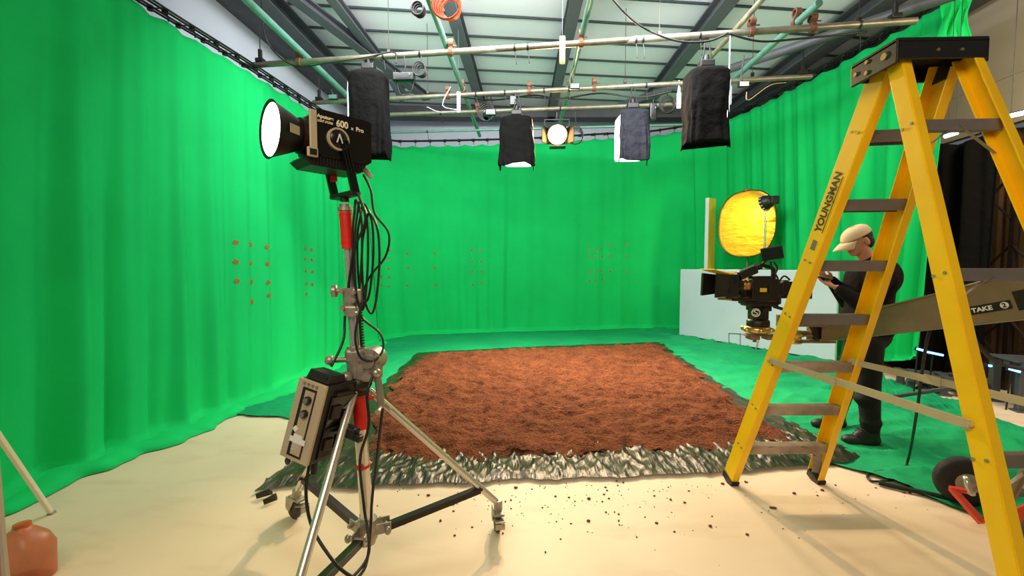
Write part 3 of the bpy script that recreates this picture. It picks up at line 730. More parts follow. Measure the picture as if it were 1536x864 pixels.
b = MB(); b.cyl(PZ(455), PZ(370), .018, n=18); b.build('upper_tube', M['chrome'], t)
b = MB(); b.cyl(PZ(373), PZ(320), .0275, n=18); b.ring(PZ(322), PZ(318), .029, .01, 18); b.ring(PZ(365), PZ(360), .029, .01, 18); b.build('red_sleeve', M['red'], t)
b = MB(); b.cyl(PZ(320), PZ(306), .024, n=16); b.ring(PZ(316), PZ(311), .032, .02, 16); b.build('receiver', M['castm'], t)
# gear rack on middle tube
b = MB(); a = PZ(560)+V((.032, .0, 0)); c = PZ(470)+V((.032, 0, 0)); b.bar(a, c, .012, .01)
for i in range(22):
    q = a.lerp(c, i/21); b.box(q+V((.008, 0, 0)), (.012, .014, .007))
b.build('gear_rack', M['dark'], t)
# clamp collar
cc = PZ(450); b = MB(); b.ring(cc+V((0, 0, -.055)), cc+V((0, 0, .055)), .038, .018, 20); b.box(cc+V((.035, -.01, .02)), (.05, .05, .07), bev=.012); b.box(cc+V((.01, -.03, -.05)), (.06, .04, .05), bev=.01)
for q in ((.03, -.04, .035), (.03, -.04, 0), (-.02, -.045, -.035), (.035, -.045, -.06), (-.03, -.03, .04)): b.cyl(cc+V(q), cc+V(q)+V((0, -.018, 0)), .011, n=10)
b.build('collar', M['castm'], t)
b = MB(); b.cyl(cc+V((-.035, -.01, .04)), cc+V((-.065, -.015, .04)), .012); b.lathe([(.028, 0), (.03, .006), (.026, .014), (.03, .02), (.012, .026)], align(cc+V((-.062, -.014, .04)), cc+V((-.1, -.02, .04))), 10); b.build('knob', M['castm'], t)
# winch head
w0 = PZ(555); b = MB(); b.box(w0+V((.0, 0, .06)), (.085, .085, .07), bev=.015); b.cyl(w0+V((.075, -.045, .04)), w0+V((.075, .045, .04)), .058, n=26); b.box(w0+V((.06, 0, -.01)), (.11, .085, .1), bev=.015); b.cyl(w0+V((0, 0, -.07)), w0+V((0, 0, .1)), .042, n=18)
b.build('winch_housing', M['castm'], t)
b = MB(); b.cyl(w0+V((.075, -.046, .04)), w0+V((.075, -.06, .04)), .03, n=18)
for k in range(6):
    a = k*math.pi/3; b.cyl(w0+V((.075+.045*math.cos(a), -.045, .04+.045*math.sin(a))), w0+V((.075+.045*math.cos(a), -.053, .04+.045*math.sin(a))), .006, n=8)
b.build('winch_cover', M['alu'], t)
b = MB(); b.lathe([(.05, 0), (.062, .02), (.05, .05), (.04, .06)], Matrix.Translation(w0+V((.01, 0, -.1))), 20); b.ring(w0+V((0, 0, -.125)), w0+V((0, 0, -.1)), .05, .03, 18); b.build('crown', M['dark'], t)
b = MB(); b.cyl(w0+V((-.03, -.03, .045)), w0+V((-.1, -.05, .045)), .012); b.cyl(w0+V((-.04, -.04, -.04)), w0+V((-.1, -.06, -.06)), .015); b.lathe([(.02, 0), (.024, .01), (.018, .03), (.008, .035)], align(w0+V((-.09, -.045, .045)), w0+V((-.13, -.055, .045))), 10)
b.lathe([(.026, 0), (.03, .012), (.022, .03), (.008, .035)], align(w0+V((-.02, -.05, -.03)), w0+V((-.03, -.1, -.035))), 12); b.build('locking_screw', M['castm'], t)
b = MB(); h0 = w0+V((.115, -.045, -.01)); b.cyl(h0+V((-.04, .02, 0)), h0+V((.0, -.01, 0)), .014); b.bar(h0, h0+V((.02, -.01, -.16)), .022, .03, up=(1, 0, 0), bev=.006); b.cyl(h0+V((.02, -.01, -.16)), h0+V((.02, -.06, -.165)), .013); b.ball(h0+V((0, -.012, 0)), .022); b.build('crank_handle', M['alu'], t)
b = MB(); b.ball(h0+V((-.03, -.02, -.11)), (.022, .014, .012)); b.build('red_knob', M['red'], t)
# base hub and three legs
ctr = V((-.757, 1.955, 0)); rad = .67
ang0 = math.atan2(.28, .583)
feet = []
for k in range(3):
    a = ang0+2*math.pi*k/3; feet.append(ctr+V((rad*math.cos(a), rad*math.sin(a), 0)))
hc = PZ(812); hc = V((hc.x, hc.y, .2))
b = MB(); b.cyl(hc-V((0, 0, .045)), hc+V((0, 0, .05)), .045, n=18); b.cyl(hc-V((0, 0, .07)), hc-V((0, 0, .04)), .035, n=16)
for f_ in feet:
    d = (f_-ctr).normalized(); s = d.cross(V((0, 0, 1)))
    for q in (-1, 1): b.box((0, 0, 0), (.08, .008, .05), frame(hc+d*.065+s*.028*q, d, s), bev=.002)
    b.cyl(hc+d*.085+s*.05, hc+d*.085-s*.05, .01, n=10); b.ball(hc+d*.085+s*.056, (.016, .016, .02))
b.build('base_hub', M['castm'], t)
hinge = PZ(592)
for i, f_ in enumerate(feet):
    d = (f_-ctr).normalized(); s = d.cross(V((0, 0, 1)))
    wheel_top = f_+V((0, 0, .15)); p0 = V((hinge.x, hinge.y, hinge.z))+d*.05; p1 = wheel_top+V((0, 0, .02))
    L = p1-p0
    b = MB()
    b.cyl(p0, p1, .0175, n=14)
    if i != 0: pass
    leg = b.build('leg', M['chrome'], t)
    b = MB(); b.bar(p0-L.normalized()*.03, p0+L.normalized()*.14, .04, .016, up=d, bev=.004); b.build('leg_bracket', M['castm'], leg)
    br0 = hc+d*.085; q = p0.lerp(p1, .84)
    b = MB(); bd = (q-br0).normalized()
    b.bar(br0, q, .036, .006, bev=.001)
    b.bar(br0+s*.018-V((0, 0, .012)), q+s*.018-V((0, 0, .012)), .004, .028); b.bar(br0-s*.018-V((0, 0, .012)), q-s*.018-V((0, 0, .012)), .004, .028)
    b.cyl(q+s*.03, q-s*.03, .009, n=8)
    b.build('brace', M['dark'], t)
    # castor
    b = MB(); tr = [V((-.2, .95, 0)), V((-.6, .4, 0)), V((-.5, -.5, 0))][i]; tr.normalize(); sd = tr.cross(V((0, 0, 1)))
    wc = f_+tr*.035+V((0, 0, .06))
    b.cyl(p1-V((0, 0, .05)), p1+V((0, 0, .02)), .024, n=12); b.box((0, 0, 0), (.11, .056, .014), frame(f_+V((0, 0, .13)), tr, sd), bev=.004)
    for q_ in (-1, 1): b.prism([(-.045, .065), (.04, .065), (.05, 0), (.03, -.014), (.01, -.014)], .004, frame(wc+sd*q_*.024, tr, V((0, 0, 1))))
    b.box((0, 0, 0), (.075, .05, .008), frame(f_-tr*.055+V((0, 0, .105)), (tr-V((0, 0, .3))), sd), bev=.003); b.box((0, 0, 0), (.008, .05, .03), frame(f_-tr*.085+V((0, 0, .09)), tr, sd), bev=.002)
    cst = b.build('castor', M['castm'], t)
    b = MB(); b.lathe([(0, -.01), (.018, -.016), (.05, -.016), (.06, -.01), (.06, .01), (.05, .016), (.018, .016), (0, .01)], align(wc, wc+sd), 28); b.build('wheel', M['rubber'], cst)

# ================================================================== BIG LED LAMP
nrm = V((-.643, -.766, .0)).normalized(); sidev = V((.766, -.643, 0)).normalized(); ctrL = V((-.84, 1.96, 2.0))
SH = 0.0
def LP(a, s, z): return ctrL+nrm*(a+SH)+sidev*s+V((0, 0, z))     # a forward, s toward the camera, z up
t = thing('led_lamp', 'large black studio LED lamp with glowing round reflector on top of the chrome stand', 'studio light', top)
ML = frame(ctrL, nrm, -V((0, 0, 1)).cross(nrm)*-1)
ML = Matrix((nrm, sidev.cross(nrm)*0+V((0, 0, 1)).cross(nrm), V((0, 0, 1)))).transposed().to_4x4(); ML.translation = ctrL   # x forward, y = up x forward, z up
ys = -1 if (V((0, 0, 1)).cross(nrm)).dot(sidev) > 0 else 1
def bx(b, a, s, z, d, bev=.004, mi=0): b.box((0, 0, 0), d, Matrix.Translation(LP(a, s, z)-ctrL) @ ML, bev, mi)
SH = .05
b = MB()
prof = [(-.14, .105), (-.13, .112), (.10, .112), (.12, .09), (.12, -.06), (.09, -.085), (-.12, -.085), (-.14, -.07)]
b.prism([(p[0], p[1]) for p in prof], .17, frame(LP(-.0, 0, 0), nrm, V((0, 0, 1)))); b.build('body', M['blackg'], t)
b = MB(); b.prism([(-.12, -.083), (.14, -.083), (.16, -.1), (.13, -.125), (-.09, -.125)], .15, frame(LP(0, 0, 0), nrm, V((0, 0, 1)))); vent = b.build('lower_housing', M['black'], t)
b = MB()
for k in range(17): bx(b, .12-.0135*k, .078, -.104, (.005, .008, .034), 0)
b.build('vent_ribs', M['dark'], vent)
b = MB(); bx(b, .125, .087, .015, (.03, .012, .17), .003); bx(b, .13, .088, -.075, (.045, .014, .04), .005); b.build('front_trim', M['silver'], t)
b = MB(); bx(b, .13, .096, -.075, (.028, .004, .025), .001); b.build('latch', M['black'], t)
b = MB(); b.ring(LP(.02, .083, .0), LP(.02, .098, .0), .048, .04, 30); b.build('tilt_knob_rim', M['silver'], t)
b = MB(); b.lathe([(.04, 0), (.04, .012), (.034, .018), (0, .02)], align(LP(.02, .083, 0), LP(.02, .2, 0)), 28); b.build('tilt_knob', M['blackg'], t)
b = MB(); 
for (p, q) in (((-.012, -.018), (0, .02)), ((0, .02), (.012, -.018))): b.bar(LP(.02-p[0], .105, p[1]), LP(.02-q[0], .105, q[1]), .004, .004)
b.build('emblem', M['white'], t)
MT = frame(LP(.1, .0865, .0), -nrm, V((0, 0, 1)))
def ltx(s, a, z, size, sx=1, bold=.0006, nm='lettering', shear=0):
    return text_obj(s, frame(LP(a, .0875, z), -nrm, V((0, 0, 1))), size, M['offw'], t, nm, .0006, sx=sx, bold=bold, shear=shear)
ltx('Aputure', .108, .074, .021, 1.0); ltx('LIGHT STORM', .108, .057, .0135, .78, .0003, shear=.2); ltx('600', .026, .056, .04, .9, .0012); ltx('x', -.042, .056, .02); ltx('Pro', -.064, .055, .026)
SH = 0
# reflector
b = MB(); R0 = LP(.3, 0, .0); pr = [(.058, .0), (.064, .015), (.078, .045), (.1, .095), (.113, .125)]
def refl(pr, dd): return [(r-dd, z) for r, z in pr]
b.lathe([(.06, -.02)]+pr+[(.118, .128)]+refl(pr, .006)[::-1]+[(.05, 0)], align(LP(.185, 0, .005), LP(.4, 0, .005)), 40)
rf = b.build('reflector', M['black'], t)
b = MB(); b.ring(LP(.165, 0, .005), LP(.2, 0, .005), .075, .05, 30); b.build('mount_ring', M['dark'], t)
b = MB(); b.lathe([(0, .012), (.06, .010), (.106, .002), (.106, -.002), (0, -.004)], align(LP(.305, 0, .005), LP(.4, 0, .005)), 40); b.build('lamp_face', M['led'], t)
b = MB(); b.box((0, 0, 0), (.05, .035, .0015), frame(LP(.25, .094, .0), nrm+sidev*.5, V((0, 0, 1)))); b.build('rating_label', M['silver'], rf)
# yoke
for s in (-1, 1):
    b = MB()
    a = LP(.05, .098*s, .0); c = LP(.0, .098*s, -.215)
    for o in (-.014, 0, .014): b.bar(a+nrm*o, c+nrm*o, .014, .009, up=nrm)
    b.build('yoke_arm', M['blackg'], t)
b = MB(); b.bar(LP(0, -.105, -.222), LP(0, .105, -.222), .05, .022, bev=.006); b.cyl(LP(0, 0, -.25), LP(0, 0, -.22), .022, n=16); b.build('yoke_base', M['black'], t)
b = MB(); a = LP(.012, -.098, -.12); b.bar(LP(.012, -.098, -.085), LP(.01, -.098, -.15), .056, .026, up=nrm, bev=.004); b.build('red_tape', M['red'], t)
SH = .05
b = MB(); bx(b, -.06, 0, .118, (.12, .02, .012), .004); bx(b, -.0, 0, .112, (.012, .02, .02), .002); bx(b, -.12, 0, .112, (.012, .02, .02), .002); b.build('carry_handle', M['black'], t)
b = MB(); b.cyl(LP(-.125, .03, -.085), LP(-.16, .05, -.13), .014, .011); b.build('plug', M['silver'], t); SH = 0
light('led_lamp_beam', 'SPOT', LP(.33, 0, 0), 30, (1, .96, .9), .1, target=LP(2, 0, -.2), spot=1.9, blend=.9)

# cables hanging off the stand
def cable(pts, r, m, label, n=8, Y=None, grp=None):
    P = [W(*p) for p in pts]; b = MB(); b.tube(spline(P, n), r, 8); o = b.build('power_cable', M[m]); tag(o, label, 'cable'); return o
cable([(545, 262, 2.0), (556, 285, 2.0), (562, 320, 2.0), (583, 350, 2.0), (578, 385, 2.0), (552, 420, 1.98), (540, 470, 1.97), (570, 500, 1.95), (574, 525, 1.93), (560, 541, 1.9), (540, 535, 1.88), (533, 500, 1.88), (545, 450, 1.9)], .0055, 'black', 'black cable sweeping from the lamp plug down around the chrome tube')
for i, (x, w_, y0, y1, yy) in enumerate(((536, 7, 300, 440, 1.93), (542, 10, 303, 465, 1.92), (548, 12, 306, 452, 1.95), (556, 13, 320, 470, 1.94))):
    pts = [(x-w_, (y0+y1)/2-20, yy), (x-w_*.6, y0+18, yy), (x-2, y0, yy), (x+w_*.8, y0+25, yy), (x+w_, (y0+y1)/2, yy), (x+w_*.6, y1-18, yy), (x, y1, yy), (x-w_*.8, y1-28, yy)]
    b = MB(); b.tube(spline([W(*p) for p in pts], 7, True), .0055, 7, closed=True)
    tag(b.build('cable_loop', M['black']), ['innermost black cable loop coiled beside the red sleeved tube', 'second black cable loop hanging beside the chrome tube', 'third black cable loop, ending just above the clamp collar', 'outermost black cable loop hanging right of the chrome tube'][i], 'cable')
cable([(536, 288, 1.9), (548, 330, 1.9), (530, 380, 1.92), (518, 470, 1.93), (515, 510, 1.9), (497, 550, 1.84)], .006, 'black', 'black cable running from the yoke down to the back of the control box')
cable([(563, 556, 1.9), (551, 590, 1.85), (553, 640, 1.84), (540, 690, 1.84), (546, 760, 1.86), (553, 830, 1.75), (520, 875, 1.6)], .0065, 'black', 'black cable running down the lower tube past the red knot')
cable([(574, 612, 1.85), (566, 680, 1.85), (558, 750, 1.85), (556, 790, 1.85), (548, 850, 1.7), (520, 880, 1.6)], .0065, 'black', 'black cable hanging from the crank handle beside the lower tube')
cable([(465, 690, 1.76), (459, 740, 1.72), (468, 790, 1.68), (495, 835, 1.62), (522, 862, 1.56), (560, 880, 1.5)], .007, 'black', 'black cable dropping from under the control box past the front leg')

# ================================================================== CONTROL BOX
Y0 = 1.78
fl = [W(457, 566, Y0), W(497, 567, Y0-.02), W(471, 690, Y0-.05), W(423, 681, Y0-.03)]   # front face corners
o_ = fl[3]; ex = (fl[2]-fl[3]); ez = (fl[0]-fl[3]); bw = ex.length; bh = ez.length; exn = ex.normalized(); ezn = (ez-exn*ez.dot(exn)).normalized(); eyn = exn.cross(ezn)
if eyn.y < 0: eyn = -eyn
# turn the box so its black flank faces the camera too
Rm = Matrix.Rotation(math.radians(-10), 3, ezn)
ezn = (ezn+exn*.12).normalized(); exn = (exn-ezn*exn.dot(ezn)).normalized(); eyn = exn.cross(ezn)
if eyn.y < 0: eyn = -eyn
exn = (Rm @ exn).normalized(); eyn = (Rm @ eyn).normalized(); bw *= 1.0; 
bd = .20
MBX = Matrix((exn, eyn, ezn)).transposed().to_4x4(); MBX.translation = o_+exn*bw/2+eyn*bd/2+ezn*bh/2
t = thing('control_box', 'silver fronted black lamp control box hanging tilted on the stand', 'ballast', MBX @ V((0, 0, -bh/2)))
b = MB(); b.box((0, 0, 0), (bw*.98, bd, bh), MBX, .006); b.build('case', M['black'], t)
b = MB(); b.box((0, -bd/2-.006, 0), (bw, .016, bh), MBX, .004); b.build('front_panel', M['silver'], t)
b = MB(); b.box((-.002, -bd/2-.0145, -bh*.02), (bw*.5, .003, bh*.86), MBX); b.build('groove', M['dark'], t)
b = MB(); b.box((.004, -bd/2-.0165, -bh*.02), (bw*.34, .003, bh*.8), MBX); b.build('centre_strip', M['silver'], t)
for k in range(4):
    b = MB(); p = MBX @ V((-bw*.25+bw*.15*k, -bd/2-.012, bh*.455)); b.cyl(p, p-eyn*.008, .006, n=12); b.build('button', M['alu'], t)
for z in (.27, .10):
    p = MBX @ V((.006, -bd/2-.016, bh*z)); b = MB(); b.lathe([(.017, 0), (.017, .014), (.014, .02), (0, .02)], align(p, p-eyn), 20); b.build('dial', M['black'], t)
    b2 = MB(); b2.cyl(p-eyn*.02, p-eyn*.0215, .012, n=16); b2.build('dial_cap', M['alu'], t)
b = MB(); b.box((0, -bd/2-.019, -bh*.19), (bw*.3, .002, .014), MBX); b.box((.002, -bd/2-.019, -bh*.13), (.02, .002, .02), MBX @ Matrix.Rotation(.6, 4, 'Y')); b.box((.002, -bd/2-.019, -bh*.24), (bw*.55, .002, .022), MBX); b.build('sticker', M['white'], t)
for s_, z, sz in (('Aputure', -.29, .012), ('LIGHT STORM', -.325, .008), ('600x Pro', -.365, .012)):
    text_obj(s_, MBX @ Matrix.Translation((-bw*.15, -bd/2-.019, bh*z)) @ Matrix.Rotation(math.pi/2, 4, 'X'), sz, M['white'], t, 'lettering', .0004, sx=.75)
b = MB(); b.box((bw/2+.002, .01, -bh*.05), (.012, bd*.78, bh*.8), MBX, .003); b.build('flank_recess', M['blackg'], t)
b = MB()
for (y, z, w_, h_) in ((-.03, .05, .05, .06), (.035, .03, .04, .045), (-.03, -.09, .05, .05), (.035, -.09, .045, .06), (0, .13, .11, .012), (0, -.02, .12, .006)):
    b.box((bw/2+.012, y, z), (.012, w_, h_), MBX, .003)
b.build('socket_panel', M['dark'], t)
b = MB(); b.prism([(-.05, 0), (.05, 0), (.04, .035), (-.035, .035)], bw*.8, MBX @ Matrix.Translation((0, -.04, bh/2+.002)) @ Matrix.Rotation(math.pi/2, 4, 'X') @ Matrix.Rotation(math.pi/2, 4, 'Y')); b.build('display_hood', M['black'], t)
b = MB(); b.box((0, -.085, bh/2+.018), (bw*.6, .004, .022), MBX @ Matrix.Identity(4)); b.build('display', M['glassg'], t)
b = MB(); b.cyl(MBX @ V((bw/2, .03, -bh*.1)), MBX @ V((bw/2+.09, .04, -bh*.1)), .016); b.box((bw/2+.06, .035, -bh*.1), (.07, .05, .05), MBX, .008); b.box((bw/2+.10, .035, -bh*.14), (.05, .03, .03), MBX, .005); b.build('mounting_clamp', M['black'], t)
b = MB(); p = MBX @ V((-bw*.4, -bd*.4, -bh/2)); b.cyl(p, p-V((0, 0, .02)), .008); b.ball(p-V((.004, 0, .03)), (.012, .012, .018)); b.build('foot', M['rubber'], t)
b = MB(); p = MBX @ V((bw*.2, -.02, -bh/2)); b.cyl(p, p-V((.004, .01, .07)), .018, .012); p2 = MBX @ V((-bw*.05, -.0, -bh/2)); b.cyl(p2, p2-V((.01, 0, .05)), .012, .009); b.build('plug', M['black'], t)

# ================================================================== STEPLADDER
t = thing('stepladder', 'tall yellow fibreglass stepladder with worn grey treads standing at the right', 'stepladder', (1.7, 2.0, 0))
FL, FR, RL, RR = V((1.355, 2.86, 0)), V((1.98, 2.90, 0)), V((1.405, 1.10, 0)), V((2.09, 1.16, 0))
TFL, TFR, TRL, TRR = V((1.526, 1.951, 2.3)), V((1.79, 1.915, 2.3)), V((1.490, 1.835, 2.3)), V((1.775, 1.82, 2.3))
def rail(p0, p1, inward, web, fl_, name='rail'):
    ax = (p1-p0).normalized(); inn = (inward-ax*inward.dot(ax)).normalized(); dep = ax.cross(inn).normalized()
    b = MB(); th = .006
    for (c, s) in ((V((0, 0, 0)), (th, web)), (inn*fl_/2+dep*web/2, (fl_, th)), (inn*fl_/2-dep*web/2, (fl_, th))):
        Mx = Matrix((inn, dep, ax)).transposed().to_4x4(); Mx.translation = (p0+p1)/2+c
        b.box((0, 0, 0), (s[0], s[1], (p1-p0).length), Mx, .0015)
    return b, ax, inn, dep
inw = V((1, .06, 0)).normalized()
rails = {}
for nm, p0, p1, i_, web, fl_ in (('FL', FL, TFL, inw, .10, .042), ('FR', FR, TFR, -inw, .10, .042), ('RL', RL, TRL, inw, .062, .036), ('RR', RR, TRR, -inw, .07, .036)):
    b, ax, inn, dep = rail(p0+V((0, 0, .02)), p1, i_, web, fl_)
    o = b.build('front_rail' if nm[0] == 'F' else 'rear_rail', M['yellow'], t); rails[nm] = (p0, p1, ax, inn, dep, o)
    b = MB(); Mx = Matrix((inn, dep, ax)).transposed().to_4x4(); Mx.translation = p0+ax*.028
    b.box((.018, 0, 0), (.055, web+.012, .05), Mx, .004); b.build('rubber_foot', M['black'], o)
def at_z(nm, z):
    p0, p1 = rails[nm][:2]; return p0.lerp(p1, z/2.3)
zs = [.301+.294*i for i in range(7)]
for i, z in enumerate(zs):
    a = at_z('FL', z)+inw*.034+V((0, .014, 0)); c = at_z('FR', z)-inw*.012+V((0, .014, 0)); d = (c-a).normalized(); n_ = V((0, 0, 1)).cross(d)
    b = MB(); Mx = frame((a+c)/2, d, n_); L = (c-a).length
    b.box((0, 0, 0), (L, .06, .006), Mx, .001); b.box((0, -.031, -.024), (L, .006, .054), Mx, .001); b.box((0, .031, -.024), (L, .006, .054), Mx, .001)
    for k in range(6): b.box((0, -.024+.0096*k, .004), (L, .004, .003), Mx)
    b.build('tread', M['tread'] if i < 3 else M['treadd'], t)
for nm in ('FL', 'RL', 'FR', 'RR'):
    p0, p1, ax, inn, dep, ro = rails[nm]
    b = MB()
    for z in (zs if nm[0] == 'F' else (1.993, 1.422, .84, .3)):
        for q in (-.02, .02):
            c = at_z(nm, z)-inn*.003+dep*q; b.cyl(c, c-inn*.005, .006, n=8)
    b.build('rivets', M['alu'], ro)
for z in (1.993, 1.422, .84, .28):
    a = at_z('RL', z)+inw*.005; c = at_z('RR', z)-inw*.005; b = MB(); b.bar(a, c, .03, .045, bev=.003)
    b.build('rear_brace', M['treadd'], t)
    for (e, s) in ((a, 1), (c, -1)):
        b = MB(); b.bar(e+V((s*.16, -.01, -.0)), e+V((s*.02, -.012, -.11)), .012, .003); b.build('gusset', M['alu'], t)
for l_, r_ in (('FL', 'RL'), ('FR', 'RR')):
    a = at_z(l_, .905)-rails[l_][3]*(.012 if l_ == 'FL' else -.03); c = at_z(r_, .94)-rails[r_][3]*(.012 if l_ == 'FL' else -.03); m_ = (a+c)/2+V((0, .08, -.0))
    b = MB(); b.bar(a, m_+V((0, -.06, 0)), .004, .034, bev=.001); b.bar(m_, c, .004, .034, bev=.001); b.bar(m_+V((-.006, .03, 0)), m_+V((-.006, -.05, 0)), .006, .042)
    for q in (a, c, m_): b.cyl(q-V((.012, 0, 0)), q+V((.006, 0, 0)), .008, n=10)
    b.build('spreader', M['silver'], t)
# bottom curved braces under the lowest tread
for nm, s in (('FL', 1), ('FR', -1)):
    a = at_z(nm, .07)+inw*s*.03; c = at_z(nm, .30)+inw*s*.2; m_ = at_z(nm, .24)+inw*s*.07
    b = MB(); P = spline([a, m_, c], 5)
    for i in range(len(P)-1): b.bar(P[i], P[i+1], .05, .006, up=(0, 0, 1))
    b.build('foot_brace', M['treadd'], t)
b = MB()
capx = V((1, .0, 0)); cc = V((1.622, 1.885, 2.31)); Mc = frame(cc, capx, V((-capx.y, capx.x, 0)))
b.box((0, 0, .025), (.35, .24, .024), Mc, .006); b.box((-.168, 0, -.015), (.014, .24, .09), Mc, .004); b.box((.168, 0, -.015), (.014, .24, .09), Mc, .004); b.box((0, -.113, -.01), (.34, .014, .07), Mc, .004); b.box((0, .113, -.01), (.34, .014, .07), Mc, .004)
for k in (-.09, .02, .11): b.box((k, 0, .038), (.06, .15, .008), Mc, .003)
b.build('top_cap', M['black'], t)
for (y, z) in ((.09, -.015), (.03, -.035), (.03, .01), (-.06, -.01)):
    p = Mc @ V((-.174, y, z)); b = MB(); b.cyl(p, p-capx*.005, .009 if y != -.06 else .015, n=14); b.build('rivet', M['brass'], t)
for x in (-.02, .07): p = Mc @ V((x, -.12, -.015)); b = MB(); b.cyl(p, p+Mc.to_3x3() @ V((0, -.004, 0)), .006, n=10); b.build('rivet', M['brass'], t)
# lettering along the outer web of the front left rail
p0, p1, ax, inn, dep, ro = rails['FL']
fw = -inn
xdir = ax; ydir = fw.cross(ax)
pt = at_z('FL', 1.625)-inn*.0045
Mt = Matrix((xdir, ydir, fw)).transposed().to_4x4(); Mt.translation = pt-ydir*.012
text_obj('YOUNGMAN', Mt, .06, M['black'], ro, 'lettering', .0004, sx=.84, bold=.002)
b = MB(); Mt2 = Mt.copy(); Mt2.translation = pt-ydir*.025; b.box((.14, 0, .0), (.28, .004, .001), Mt2); b.build('underline', M['black'], ro)
b = MB(); Mt2 = Mt.copy(); Mt2.translation = at_z('FL', 1.56)-inn*.0045-ydir*.0; b.box((0, 0, 0), (.05, .03, .001), Mt2); b.build('label', M['treadd'], ro)

# ================================================================== CAMERA ON THE CRANE
Yc = 3.0
def pb(b, x0, y0, x1, y1, dep, Y=Yc, bev=.006, mi=0):
    a = W(x0, y0, Y); c = W(x1, y1, Y); b.box(((a.x+c.x)/2, Y, (a.z+c.z)/2), (abs(c.x-a.x), dep, abs(a.z-c.z)), None, bev, mi)
t = thing('cinema_camera', 'black cinema camera with matte box and lit side screen on the crane head', 'camera', W(1140, 452, Yc))
b = MB(); pb(b, 1122, 418, 1160, 448, .13); pb(b, 1127, 414, 1158, 420, .1); pb(b, 1160, 424, 1168, 444, .11); b.build('body', M['black'], t)
b = MB(); pb(b, 1140, 432, 1150, 438, .004, Yc-.068, .0005); b.build('yellow_label', mat('yellow_label', (220, 190, 40), .5), t)
b = MB()
for (x0, y0, x1, y1) in ((1128, 421, 1144, 423), (1132, 428, 1136, 444), (1153, 424, 1158, 440), (1138, 441, 1150, 443)): pb(b, x0, y0, x1, y1, .008, Yc-.067, .001)
b.build('side_details', M['dark'], t)
def cx_(x0, x1, py, r, nm, m, seg=24, Y=Yc):
    b = MB(); a = W(x0, py, Y); c = W(x1, py, Y); c.z = a.z; b.cyl(a, c, r, n=seg)
    k = max(2, int((c.x-a.x)/.012))
    for i in range(0, k, 2):
        q = a.lerp(c, (i+.3)/k); q2 = a.lerp(c, (i+.8)/k); b.ring(q, q2, r+.004, r-.002, 28)
    return b.build(nm, m, t)
cx_(1106, 1124, 428, .042, 'lens', M['brass']); cx_(1096, 1108, 428, .056, 'lens_front', M['black'])
b = MB(); pb(b, 1082, 411, 1098, 445, .2, bev=.01); pb(b, 1086, 408, 1096, 412, .12); b.build('matte_box', M['black'], t)
b = MB(); a = W(1083, 412, Yc); c = W(1064, 410, Yc-.06); d = W(1062, 445, Yc-.06); e = W(1083, 442, Yc)
off = V((0, -.1, 0)); b.add([a+off, c+off, d+off, e+off]+[q+off+V((.004, -.006, 0)) for q in (a, c, d, e)], [(0, 1, 2, 3), (7, 6, 5, 4), (0, 4, 5, 1), (1, 5, 6, 2), (2, 6, 7, 3), (3, 7, 4, 0)]); b.build('side_flag', M['black'], t)
b = MB(); off = V((0, .1, 0)); b.add([a+off, c-off*-1.3, d-off*-1.3, e+off]+[q+off+V((.004, .006, 0)) for q in (a, c, d, e)], [(0, 1, 2, 3), (7, 6, 5, 4), (0, 4, 5, 1), (1, 5, 6, 2), (2, 6, 7, 3), (3, 7, 4, 0)]); b.build('side_flag', M['black'], t)
b = MB(); a = W(1084, 411, Yc); c = W(1060, 406, Yc); b.bar(a+V((0, 0, .004)), c+V((0, 0, .01)), .22, .006); b.bar(a+V((0, 0, .004)), W(1095, 409, Yc), .2, .012); b.build('top_flag', M['boardy'], t)
b = MB(); b.cyl(W(1100, 420, Yc-.04), W(1100, 420, Yc-.1), .028, n=18); b.build('focus_wheel', M['blackg'], t)
b = MB(); b.cyl(W(1092, 437, Yc-.05), W(1092, 437, Yc-.11), .02, n=16); b.build('tension_knob', M['blackg'], t)
b = MB(); pb(b, 1094, 412, 1104, 422, .09, bev=.01); b.build('focus_motor', M['blackg'], t)
b = MB(); pb(b, 1108, 434, 1120, 445, .05); b.build('lens_support', M['blackg'], t)
for y in (445, 449):
    b = MB(); b.cyl(W(1077, y-1, Yc+(.04 if y == 445 else -.04)), W(1165, y+3, Yc+(.04 if y == 445 else -.04)), .009, n=10); b.build('rod', M['castm'], t)
b = MB(); pb(b, 1093, 446, 1162, 451, .12); pb(b, 1112, 451, 1165, 456, .1); pb(b, 1160, 440, 1164, 455, .13); b.build('base_plate', M['dark'], t)
b = MB(); pts = spline([W(1126, 416, Yc), W(1120, 408, Yc), W(1135, 398, Yc), W(1158, 402, Yc), W(1162, 416, Yc)], 6); b.tube(pts, .013, 8); b.cyl(W(1104, 412, Yc-.03), W(1140, 400, Yc-.03), .02, n=12); b.build('top_handle', M['black'], t)
b = MB(); a = W(1108, 414, Yc-.06); c = W(1134, 403, Yc-.06); b.bar(a, c, .05, .06, up=(0, 0, 1), bev=.01); evf = b.build('viewfinder', M['black'], t)
b = MB(); b.box((0, 0, 0), (.028, .004, .03), frame(W(1103, 413.5, Yc-.09), V((1, 0, .4)), V((0, 1, 0)).cross(V((1, 0, .4)))) @ Matrix.Rotation(math.pi/2, 4, 'X') @ Matrix.Identity(4), .001); b.build('lit_display', M['screen'], evf)
mo = W(1158, 380, Yc-.02); Mm = Matrix.Translation(mo) @ Matrix.Rotation(math.radians(-28), 4, 'Z') @ Matrix.Rotation(math.radians(-10), 4, 'Y')
b = MB(); b.box((0, 0, 0), (.13, .025, .09), Mm, .008); mon = b.build('monitor', M['black'], t)
b = MB(); b.box((0, -.0135, 0), (.115, .002, .075), Mm); b.build('monitor_glass', M['glassg'], mon)
